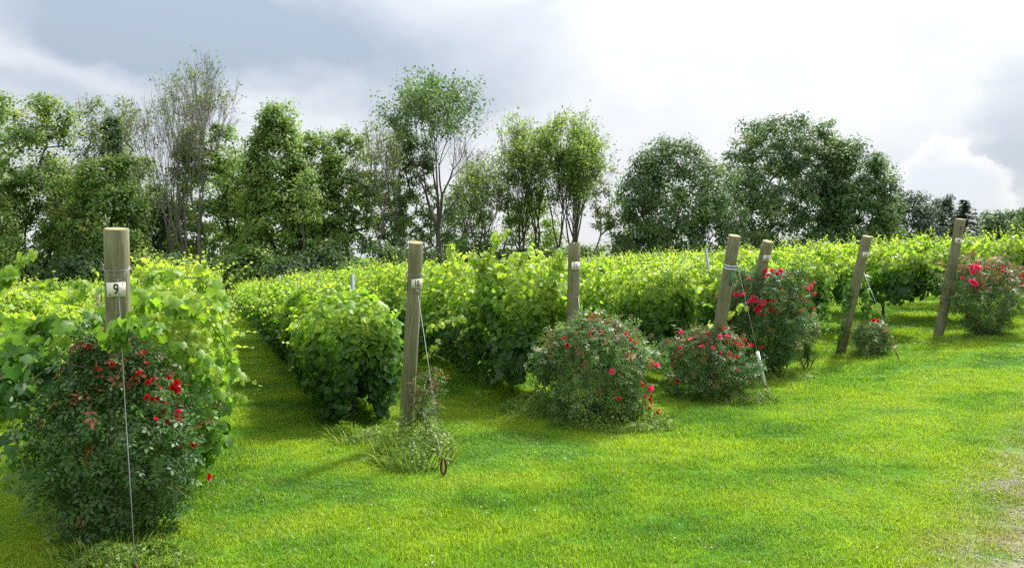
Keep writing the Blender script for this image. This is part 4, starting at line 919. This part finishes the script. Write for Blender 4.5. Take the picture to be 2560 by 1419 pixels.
# ------------------------------------------------------------------ trees
def envelope(pts):
    """photograph outline rows (y, left, right) -> function of height fraction"""
    return pts
def tree(label, px, d, rows_px, nt, nl, lsize, mat, seed, trunk_r=.16, bark='bark', clump=.75, stems=1, fork=.35, droop=.0, kind='tree', up=.8, leaf_n=None, wig=.07, flat=.7, spread_y=.8, tipr=.012, name='tree', hollow=.35, power=.46):
    nl = int(nl*(1.0 if kind == 'bush' else 1.65)); lsize *= (.95 if kind == 'bush' else .82); trunk_r *= 1.1
    """rows_px: list of (photo y, left px, right px) from top to bottom describing the crown"""
    r = np.random.default_rng(seed); x0 = at(px, d); zg = float(gz(x0, d)); org = np.array((x0, d, zg))
    root = empty(name, tuple(org)); tag(root, label, kind, 'trees behind the vineyard')
    ys = np.array([q[0] for q in rows_px], float); lf = np.array([q[1] for q in rows_px], float); rt = np.array([q[2] for q in rows_px], float)
    n = 0; tg = []
    wts = (rt-lf)
    while len(tg) < nt:
        yy = r.uniform(ys[0], ys[-1]); l, q = np.interp(yy, ys, lf), np.interp(yy, ys, rt)
        if r.random() > (q-l)/wts.max()+.15: continue
        c, hw = (l+q)/2, (q-l)/2*1.08; a = r.uniform(0, 6.28); rad = 1.06*(1-hollow*r.random()**1.3)*(.45+.55*math.sqrt(r.random()))
        X = at(c+hw*rad*math.cos(a), d)-x0; Yd = hw/FPX*d*spread_y*rad*math.sin(a); tg.append((X, Yd, zat(yy, d)-zg))
    tg = np.array(tg); H = tg[:, 2].max()
    bag = Bag(); tips_all = []
    for s in range(stems):
        sp = 0 if stems == 1 else 1
        a = s*2.4+seed; bx, by = .5*sp*math.cos(a)*s**.5, .5*sp*math.sin(a)*s**.5
        sel = tg if stems == 1 else tg[np.argmin(np.stack([np.hypot(tg[:, 0]-(tg[:, 0].min()+(q+.5)/stems*np.ptp(tg[:, 0])), tg[:, 1]*.3) for q in range(stems)]), 0) == s]
        if len(sel) < 3: continue
        lean = sel[:, :2].mean(0); ht = max(sel[:, 2].min()+.1*H, fork*H) if fork < .6 else fork*H; k = 9; ph = r.uniform(0, 6, 2)
        tr_ = [(bx+lean[0]*(j/k)**1.4*.75+.16*math.sin(j*.9+ph[0])*(j > 0), by+lean[1]*(j/k)**1.4*.75+.12*math.sin(j*.7+ph[1]), -.2+ht*j/k) for j in range(k+1)]
        arr, par, tips = skeleton(tr_, sel, r, up, .75, wig)
        b, rad = limb_mesh(arr, par, tips, tipr, power, trunk_r); V_ = np.concatenate(b.v); T_ = np.concatenate(b.t)
        # flare of the bole
        bag.add(V_, T_)
        # twigs
        m = len(sel)*(1 if kind == 'bush' else 3); i = r.integers(len(tr_), len(arr), m) if len(arr) > len(tr_) else np.zeros(m, int); dd = norm(norm(arr[i]-arr[par[i]])+r.normal(size=(m, 3))*.6+[0, 0, .35*up]); ln = r.uniform(.25, .8, m)
        V_, T_ = tubes(arr[i], arr[i]+dd*ln[:, None], np.full(m, tipr*.8), np.full(m, tipr*.35), 3); bag.add(V_, T_)
    bag.build('trunk', M[bark], root)
    if nl:
        j = r.integers(0, len(tg), nl)
        cs = clump*(.6+.8*r.random(len(tg)))                     # each spray its own size
        q = r.normal(size=(nl, 3)); q = norm(q)*(r.random(nl)**.55)[:, None]
        C_ = tg[j]+q*cs[j][:, None]*[1, 1, flat]-[0, 0, droop]*(r.random(nl)[:, None])
        cen = np.array([tg[:, 0].mean(), tg[:, 1].mean(), tg[:, 2].min()+.4*np.ptp(tg[:, 2])])
        N_ = q*.7+[0, 0, .6]+norm(C_-cen)*.5+r.normal(size=(nl, 3))*.5; T_ = q+r.normal(size=(nl, 3))*.6+[0, 0, -.5-droop*.5]
        tj = r.normal(size=len(tg))*.22
        I_ = np.clip(.42+tj[j]+.13*r.normal(size=nl), 0, 1)
        b = Bag(); b.leaves(G4*[.9, 1, 1.5], T4, C_, N_, T_, lsize*r.uniform(.6, 1.25, nl), I_); b.build('crown', M[mat], root)['kind'] = 'stuff'
    return root

def fan_tree(label, px, d, top, left, right, seed, nstem, fork_z, depth, mat='tree_olive', bark='bark_pale', leaf_from=.6, leaf_p=.3, leaf_k=5, lsize=.16, clump=.35, base_r=.12, ang=.30, ratio=.80, low_p=0., name='tree', side_p=.22, twig_p=.28):
    """tree with limbs that rise and fork like a broom; foliage only at the twig ends that carry it"""
    r = np.random.default_rng(seed); x0 = at(px, d); zg = float(gz(x0, d)); org = (x0, d, zg); H = zat(top, d)-zg
    root = empty(name, org); tag(root, label, 'tree', 'trees behind the vineyard')
    P0, P1, R0, R1, tips = [], [], [], [], []
    def grow(p, dr, ln, rad, k):
        n = 3
        for q in range(n):
            dr = norm(dr+r.normal(size=3)*.075+[0, 0, .055]); p2 = p+dr*ln/n; r2 = rad*(1-.09*(q+1)/n*3*.5)
            P0.append(p); P1.append(p2); R0.append(rad); R1.append(r2); p = p2; rad = r2
            if k < depth-1 and r.random() < side_p:
                side = norm(np.cross(dr, r.normal(size=3))); grow(p, norm(dr+side*ang*1.7), ln*ratio*r.uniform(.55, .85), rad*.45, min(depth-1, k+2))
        if k >= depth-1: tips.append(p); return
        m = 2 if r.random() < .75 else 3; a0 = r.uniform(0, 6.28)
        u_ = norm(np.cross(dr, [.3, .2, 1.])); w_ = np.cross(dr, u_)
        for q in range(m):
            a = a0+q*2*math.pi/m+r.normal()*.4; sd_ = u_*math.cos(a)+w_*math.sin(a)
            grow(p, norm(dr+sd_*ang*r.uniform(.5, 1.3)), ln*ratio*r.uniform(.8, 1.15), rad*(.74 if m == 2 else .62), k+1)
    for q in range(nstem):
        a = q*2.4+seed; lean = .10 if nstem > 1 else .03
        p = np.array([.35*math.cos(a), .35*math.sin(a), -.2])*(nstem > 1)+np.array([0, 0, -.2]); dr = norm(np.array([math.cos(a)*lean, math.sin(a)*lean, 1.])); nn = 8; hz = H*fork_z*r.uniform(.85, 1.15)
        for j in range(nn):
            d2 = norm(dr+r.normal(size=3)*[.07, .07, 0]); p2 = p+d2*hz/nn; P0.append(p); P1.append(p2); R0.append(base_r*(1.12-.3*j/nn)); R1.append(base_r*(1.12-.3*(j+1)/nn)); p = p2
        m = 3; 
        for j in range(m):
            a = a+2.1; grow(p, norm(np.array([math.cos(a)*ang, math.sin(a)*ang, 1.])), H*(1-fork_z)*.30, base_r*.58, 0)
    P0, P1, tips = np.array(P0), np.array(P1), np.array(tips); zf = hz
    ztop = np.quantile(P1[:, 2], .998)
    def warp(A_):
        A_ = A_.copy(); f = np.clip((A_[:, 2]-zf*.8)/(ztop-zf*.8), 0, 1)
        A_[:, 2] = np.where(A_[:, 2] > zf*.8, zf*.8+(H-zf*.8)*(A_[:, 2]-zf*.8)/(ztop-zf*.8), A_[:, 2]); return A_, f
    P0, f0 = warp(P0); P1, f1 = warp(P1); tips, ft = warp(tips)
    lo, hi = np.quantile(tips[:, 0], .01), np.quantile(tips[:, 0], .99); wl, wr = at(left, d)-x0, at(right, d)-x0
    def sx(A_, f):
        X = np.where(A_[:, 0] < 0, A_[:, 0]*wl/min(lo, -.5), A_[:, 0]*wr/max(hi, .5)); A_[:, 0] = A_[:, 0]*(1-f**.5)+X*f**.5; return A_
    # same side factors at both ends of every piece keep the limbs joined
    P0, P1, tips = sx(P0, f0), sx(P1, f1), sx(tips, ft)
    b = Bag(); R0, R1 = np.maximum(np.array(R0), .008), np.maximum(np.array(R1), .006); th = R0 > .04
    for k, sel in ((6, th), (3, ~th)): V_, T_ = tubes(P0[sel], P1[sel], R0[sel], R1[sel], k); b.add(V_, T_)
    m = len(P1); i = np.nonzero(~th)[0]; i = i[r.random(len(i)) < twig_p]; dd = norm(norm(P1[i]-P0[i])+r.normal(size=(len(i), 3))*.45); ln = r.uniform(.2, .7, len(i))
    V_, T_ = tubes(P1[i], P1[i]+dd*ln[:, None], np.full(len(i), .008), np.full(len(i), .004), 3); b.add(V_, T_)
    b.build('trunk', M[bark], root)
    ends = np.concatenate([tips, (P1[i]+dd*ln[:, None])]); fe = (ends[:, 2]-zf)/(H-zf)
    keep = (r.random(len(ends)) < np.where(fe > leaf_from, leaf_p, low_p)); ends = ends[keep]
    if len(ends):
        nl = len(ends)*leaf_k; j = np.repeat(np.arange(len(ends)), leaf_k); C_ = ends[j]+r.normal(size=(nl, 3))*clump*.55*[1, 1, .7]
        tj = r.normal(size=len(ends))*.14; b = Bag(); b.leaves(G4*[.9, 1, 1.5], T4, C_, r.normal(size=(nl, 3))*.6+[0, 0, .7], r.normal(size=(nl, 3))*.7+[0, 0, -.4], lsize*r.uniform(.6, 1.3, nl), np.clip(.5+tj[j]+.12*r.normal(size=nl), 0, 1))
        b.build('crown', M[mat], root)['kind'] = 'stuff'
    return root
W = 'tree_'
# far left group
tree('light green broadleaf tree at the far left edge', 90, 50, [(240, 30, 150), (300, -60, 190), (400, -90, 180), (500, -80, 200), (600, -60, 190), (680, -40, 170)], 230, 15000, .26, 'tree_light', 101, .20, fork=.3, clump=.85)
tree('tree cut by the left edge, its trunk half hidden', -60, 53, [(270, -120, 20), (380, -180, 60), (520, -160, 60), (660, -150, 40)], 120, 6000, .26, 'tree_green', 102, .2)
tree('olive thin-leaved tree between the left edge tree and the ivy snag', 235, 56, [(250, 215, 330), (330, 195, 350), (430, 210, 330)], 150, 2600, .20, 'tree_olive', 103, .12, fork=.5, clump=.7, tipr=.010)
tree('dark ivy-covered snag rising like a column at left', 285, 50, [(300, 272, 300), (325, 258, 310), (400, 262, 310), (440, 255, 315)], 60, 4200, .16, 'tree_dark', 104, .16, fork=.7, clump=.35, flat=1.0)
tree('dense round tree under the ivy snag', 285, 49, [(400, 225, 330), (450, 190, 345), (540, 170, 360), (640, 170, 360), (700, 180, 350)], 190, 13500, .24, 'tree_green', 105, .18, clump=.75)
tree('shorter green tree behind post 9, left of the ivy snag', 175, 54, [(430, 130, 230), (520, 110, 250), (640, 110, 260)], 110, 6500, .25, 'tree_light', 106, .15)
# bare tall pair
fan_tree('tall nearly leafless tree with a wide fan of fine branches, left one of two', 440, 52, 188, 320, 490, 107, 2, .22, 6, leaf_from=.6, leaf_p=.22, leaf_k=5, base_r=.13, ang=.30)
fan_tree('low leaning half-bare tree left of the bare pair, reaching out to the left', 375, 51, 300, 290, 430, 137, 1, .3, 5, leaf_p=.25, leaf_k=6, base_r=.11, ang=.34)
fan_tree('tall nearly leafless tree with upright twigs, right one of two', 492, 52, 175, 440, 588, 108, 1, .30, 7, leaf_from=.75, leaf_p=.18, leaf_k=5, base_r=.14, ang=.27)
tree('broad green tree between the bare trees and the tall pointed tree', 560, 55, [(320, 480, 580), (400, 440, 625), (500, 430, 640), (600, 430, 640), (690, 450, 630)], 220, 14000, .25, 'tree_green', 109, .18)
tree('dark low tree at the foot of the bare pair', 410, 57, [(470, 375, 440), (540, 365, 450), (640, 360, 460), (700, 360, 460)], 100, 7000, .24, 'tree_dark', 110, .15)
# centre left mass
tree('tall narrow green tree with a pointed top, left of centre', 690, 50, [(265, 690, 725), (300, 655, 735), (360, 630, 750), (470, 615, 780), (580, 610, 790), (680, 620, 780)], 270, 18000, .24, 'tree_green', 111, .22, clump=.8)
tree('rounded green tree just right of the tall pointed one', 790, 52, [(335, 750, 800), (380, 720, 850), (480, 700, 880), (580, 700, 880), (660, 710, 870)], 210, 13500, .25, 'tree_green', 112, .18)
tree('airy olive-green tree with sky showing through, left of the sparse tree', 870, 53, [(330, 835, 905), (400, 815, 930), (500, 810, 950), (570, 830, 940)], 130, 4400, .23, 'tree_light', 113, .14, clump=.6, fork=.4)
fan_tree('sparse reddish-twigged tree left of the umbrella-topped tree', 975, 52, 283, 912, 1010, 114, 2, .38, 6, leaf_from=.25, leaf_p=.30, leaf_k=6, base_r=.10, ang=.27, low_p=.12)
tree('leafy dark trunk column beside the umbrella-topped tree', 1045, 53, [(330, 1010, 1070), (430, 1010, 1090), (540, 980, 1100), (640, 960, 1100)], 130, 4800, .22, 'tree_dark', 115, .15, clump=.55)
fan_tree('tall umbrella-topped tree with bare rising limbs, highest in the centre', 1100, 48, 200, 985, 1208, 116, 1, .36, 7, 'tree_dark', 'bark', leaf_from=.58, leaf_p=.60, leaf_k=9, lsize=.17, clump=.45, base_r=.19, ang=.33, low_p=.06)
fan_tree('thin dead tree with bare twigs, right of the umbrella-topped tree', 1168, 53, 325, 1130, 1240, 117, 1, .35, 5, leaf_p=0, base_r=.06, ang=.38)
fan_tree('crooked small tree with light leaves between centre and post 11', 1195, 49, 410, 1130, 1275, 118, 2, .30, 6, 'tree_light', 'bark', leaf_from=.2, leaf_p=.32, leaf_k=8, base_r=.10, ang=.40, low_p=.2)
fan_tree('round-headed tree with several thin trunks, left of the pair behind post 11', 1315, 52, 318, 1250, 1378, 119, 3, .34, 6, 'tree_green', 'bark', leaf_from=.45, leaf_p=.36, leaf_k=7, base_r=.10, ang=.30, low_p=.12)
fan_tree('pointed tree with yellowish top behind post 11', 1418, 51, 288, 1350, 1495, 120, 3, .26, 6, 'tree_light', 'bark', leaf_from=.2, leaf_p=.55, leaf_k=10, base_r=.11, ang=.28, low_p=.25)
fan_tree('leaning thin trunks with a brownish crown, right of the pointed tree', 1450, 53, 368, 1440, 1530, 121, 2, .42, 6, 'tree_olive', 'bark', leaf_from=.4, leaf_p=.4, leaf_k=8, base_r=.08, ang=.30, low_p=.08)
# right group
tree('wide drooping dark tree right of the sky gap', 1700, 56, [(345, 1650, 1740), (390, 1590, 1790), (460, 1545, 1850), (560, 1530, 1860), (640, 1530, 1850)], 330, 21000, .24, 'tree_dark', 122, .26, droop=.7, clump=.8, hollow=.5)
tree('largest dark domed tree at right', 1960, 62, [(305, 1880, 2040), (340, 1830, 2090), (430, 1810, 2120), (540, 1800, 2130), (650, 1810, 2120)], 400, 26000, .27, 'tree_dark', 123, .32, clump=.9, stems=2)
tree('dark tree leaning out on the right of the domed tree', 2120, 60, [(355, 2090, 2140), (400, 2050, 2205), (470, 2040, 2235), (560, 2040, 2240), (650, 2050, 2220)], 260, 16000, .26, 'tree_dark', 124, .24, clump=.85)
tree('spreading cedar-like tree right of the large dark trees', 2270, 64, [(480, 2245, 2300), (510, 2220, 2315), (560, 2190, 2340), (620, 2180, 2350)], 120, 7500, .22, 'needle', 125, .2, flat=.28, clump=1.1, up=.3, droop=.1)
tree('round blue-green pine left of the spruce', 2345, 70, [(495, 2325, 2370), (530, 2305, 2390), (590, 2300, 2395), (630, 2310, 2385)], 110, 7000, .22, 'needle', 126, .2, clump=.6)
def spruce(label, px, d, top, seed, hw):
    r = np.random.default_rng(seed); x0 = at(px, d); zg = float(gz(x0, d)); H = zat(top, d)-zg; root = empty('spruce_tree', (x0, d, zg)); tag(root, label, 'tree', 'trees behind the vineyard')
    V_, T_ = path_tube([(0, 0, -.2), (0, 0, H*.6), (0, 0, H)], np.array([.18, .1, .02]), 8); mesh_np('trunk', V_, T_, M['bark'], root)
    m = 420; f = r.random(m)**.8; a = r.uniform(0, 6.28, m); z = H*(1-f*.93); Lb = (hw*f**.8+.15)*r.uniform(.7, 1.15, m); d_ = np.stack([np.cos(a), np.sin(a), -.10-.28*f+.0*a], 1)
    p0 = np.stack([0*z, 0*z, z], 1); k = 22; q = r.random((m, k)); C_ = (p0[:, None]+d_[:, None]*(Lb[:, None]*q)[..., None]+r.normal(size=(m, k, 3))*[.09, .09, .05]).reshape(-1, 3)
    V_, T_ = tubes(p0, p0+d_*Lb[:, None], np.full(m, .02), np.full(m, .006), 3); mesh_np('branches', V_, T_, M['bark'], root)
    dd = np.repeat(d_, k, 0); b = Bag(); b.leaves(G4*[.5, 1.2, 1], T4, C_, r.normal(size=(m*k, 3))*.4+[0, 0, 1], dd+r.normal(size=(m*k, 3))*.5, .24*r.uniform(.6, 1.2, m*k), np.clip(.4+.2*r.normal(size=m*k), 0, 1)); b.build('crown', M['needle'], root)['kind'] = 'stuff'
spruce('dark pointed spruce just behind the top of post 14', 2407, 66, 500, 127, 3.8)
tree('far bushy tree between the spruce and the right edge, left one', 2475, 85, [(535, 2460, 2500), (565, 2440, 2515), (610, 2435, 2520)], 70, 4200, .30, 'tree_dark', 128, .15, clump=.8)
tree('far bushy tree between the spruce and the right edge, right one', 2535, 88, [(530, 2515, 2550), (560, 2495, 2575), (615, 2490, 2580)], 80, 4600, .30, 'tree_dark', 129, .15, clump=.8)
tree('tree cut by the right edge of the view', 2600, 80, [(515, 2560, 2650), (560, 2548, 2680), (620, 2550, 2690)], 60, 3600, .32, 'tree_dark', 130, .2, clump=.8)
# understory bushes and low trees, each its own
under = [(20, 47, 600, 80, 'green'), (120, 48, 654, 76, 'dark'), (215, 47, 640, 68, 'dark'), (330, 48, 634, 68, 'green'), (430, 49, 640, 72, 'dark'), (520, 48, 654, 68, 'dark'), (620, 47, 620, 76, 'green'), (740, 46, 654, 68, 'dark'), (820, 47, 610, 59, 'dark'), (900, 46, 656, 51, 'green'), (970, 48, 615, 51, 'dark'), (1060, 47, 624, 55, 'dark'), (1140, 49, 600, 55, 'green'), (1215, 48, 604, 52, 'dark'), (1290, 50, 615, 51, 'dark'), (1375, 52, 628, 60, 'dark'), (1440, 54, 614, 50, 'green'), (1520, 60, 612, 60, 'green'), (1600, 58, 575, 80, 'dark'), (1900, 58, 585, 90, 'dark'), (2050, 57, 580, 90, 'dark'), (2190, 62, 590, 75, 'dark'), (2300, 66, 600, 70, 'light'), (2440, 75, 600, 70, 'dark'), (-70, 47, 600, 68, 'green')]
where = ['near the left edge below the light green tree', 'under the light green tree at left', 'left of post 9 at the wood edge', 'just right of the top of post 9', 'under the left bare tree', 'under the right bare tree', 'left of the tall pointed tree',
         'under the tall pointed tree', 'right of the tall pointed tree', 'rounded, standing left of post 10', 'behind the top of post 10', 'right of the top of post 10', 'under the umbrella-topped tree', 'below the crooked small tree', 'left behind post 11', 'behind post 11', 'just right of post 11',
         'low in the sky gap', 'at the left foot of the drooping tree', 'under the domed tree', 'between the domed tree and the taped post top', 'left of the cedar-like tree', 'pale, under the cedar-like tree', 'right of the spruce', 'cut by the left edge']
for k, ((px, d, top, hw, mt), wh) in enumerate(zip(under, where)):
    tree('understory bush '+wh, px, d, [(top, px-hw*.4, px+hw*.4), (top+(700-top)*.35, px-hw*.9, px+hw*.9), (720, px-hw, px+hw)], 75, 4300 if hw > 65 else 3200, .22, 'tree_'+mt, 200+k, .09, fork=.12, clump=.75, kind='bush', name='bush')
# slim trunks standing between the larger trees
for k, (px, d, top, ln, bk) in enumerate([(60, 52, 420, 12, 'bark'), (205, 50, 470, -14, 'bark'), (360, 55, 400, 10, 'bark'), (640, 54, 420, -18, 'bark'), (745, 47, 420, 24, 'bark'), (1000, 54, 380, 8, 'bark'), (1145, 52, 430, 30, 'bark'), (1255, 50, 430, 18, 'bark'), (1345, 52, 400, -8, 'bark'), (1480, 53, 450, 26, 'bark_pale'), (1560, 60, 470, -12, 'bark')]):
    tree('slim young tree, '+['near the left edge', 'left of post 9 with a bent stem', 'at the left foot of the bare pair', 'left of the tall pointed tree', 'inside the tall green trees left of post 10', 'behind post 10', 'under the dead tree', 'left behind the round-headed tree', 'between the two trees behind post 11', 'leaning right beside the sky gap', 'at the left side of the drooping tree'][k],
         px, d, [(top, px+ln-12, px+ln+14), (top+60, px+ln-30, px+ln+32), (top+130, px+ln-26, px+ln+30)], 34, 800, .20, 'tree_olive' if k % 2 else 'tree_green', 300+k, .10, bk, fork=.55, clump=.5, up=1.2)


# trees that close the wood behind the first rank
tree('dark green tree filling the wood between the bare pair and the tall pointed tree', 610, 60, [(400, 570, 640), (450, 540, 680), (600, 530, 690), (700, 530, 690)], 120, 5200, .27, 'tree_green', 401, .16)
tree('dark tree in the second rank behind the sparse reddish tree', 945, 60, [(440, 910, 990), (500, 890, 1020), (620, 880, 1040), (700, 890, 1030)], 120, 4600, .27, 'tree_dark', 402, .16)
tree('dark tree in the second rank right of the umbrella-topped tree', 1160, 60, [(490, 1130, 1190), (540, 1100, 1230), (640, 1090, 1250), (700, 1100, 1240)], 110, 3800, .27, 'tree_dark', 403, .14)
tree('low green tree in the second rank under the round-headed tree', 1330, 60, [(500, 1300, 1360), (550, 1260, 1400), (640, 1250, 1420)], 90, 2600, .27, 'tree_green', 404, .12)
tree('green tree at the wood edge behind post 9, second rank', 330, 60, [(380, 300, 370), (450, 270, 410), (600, 260, 420), (700, 270, 420)], 120, 4600, .27, 'tree_green', 405, .14)
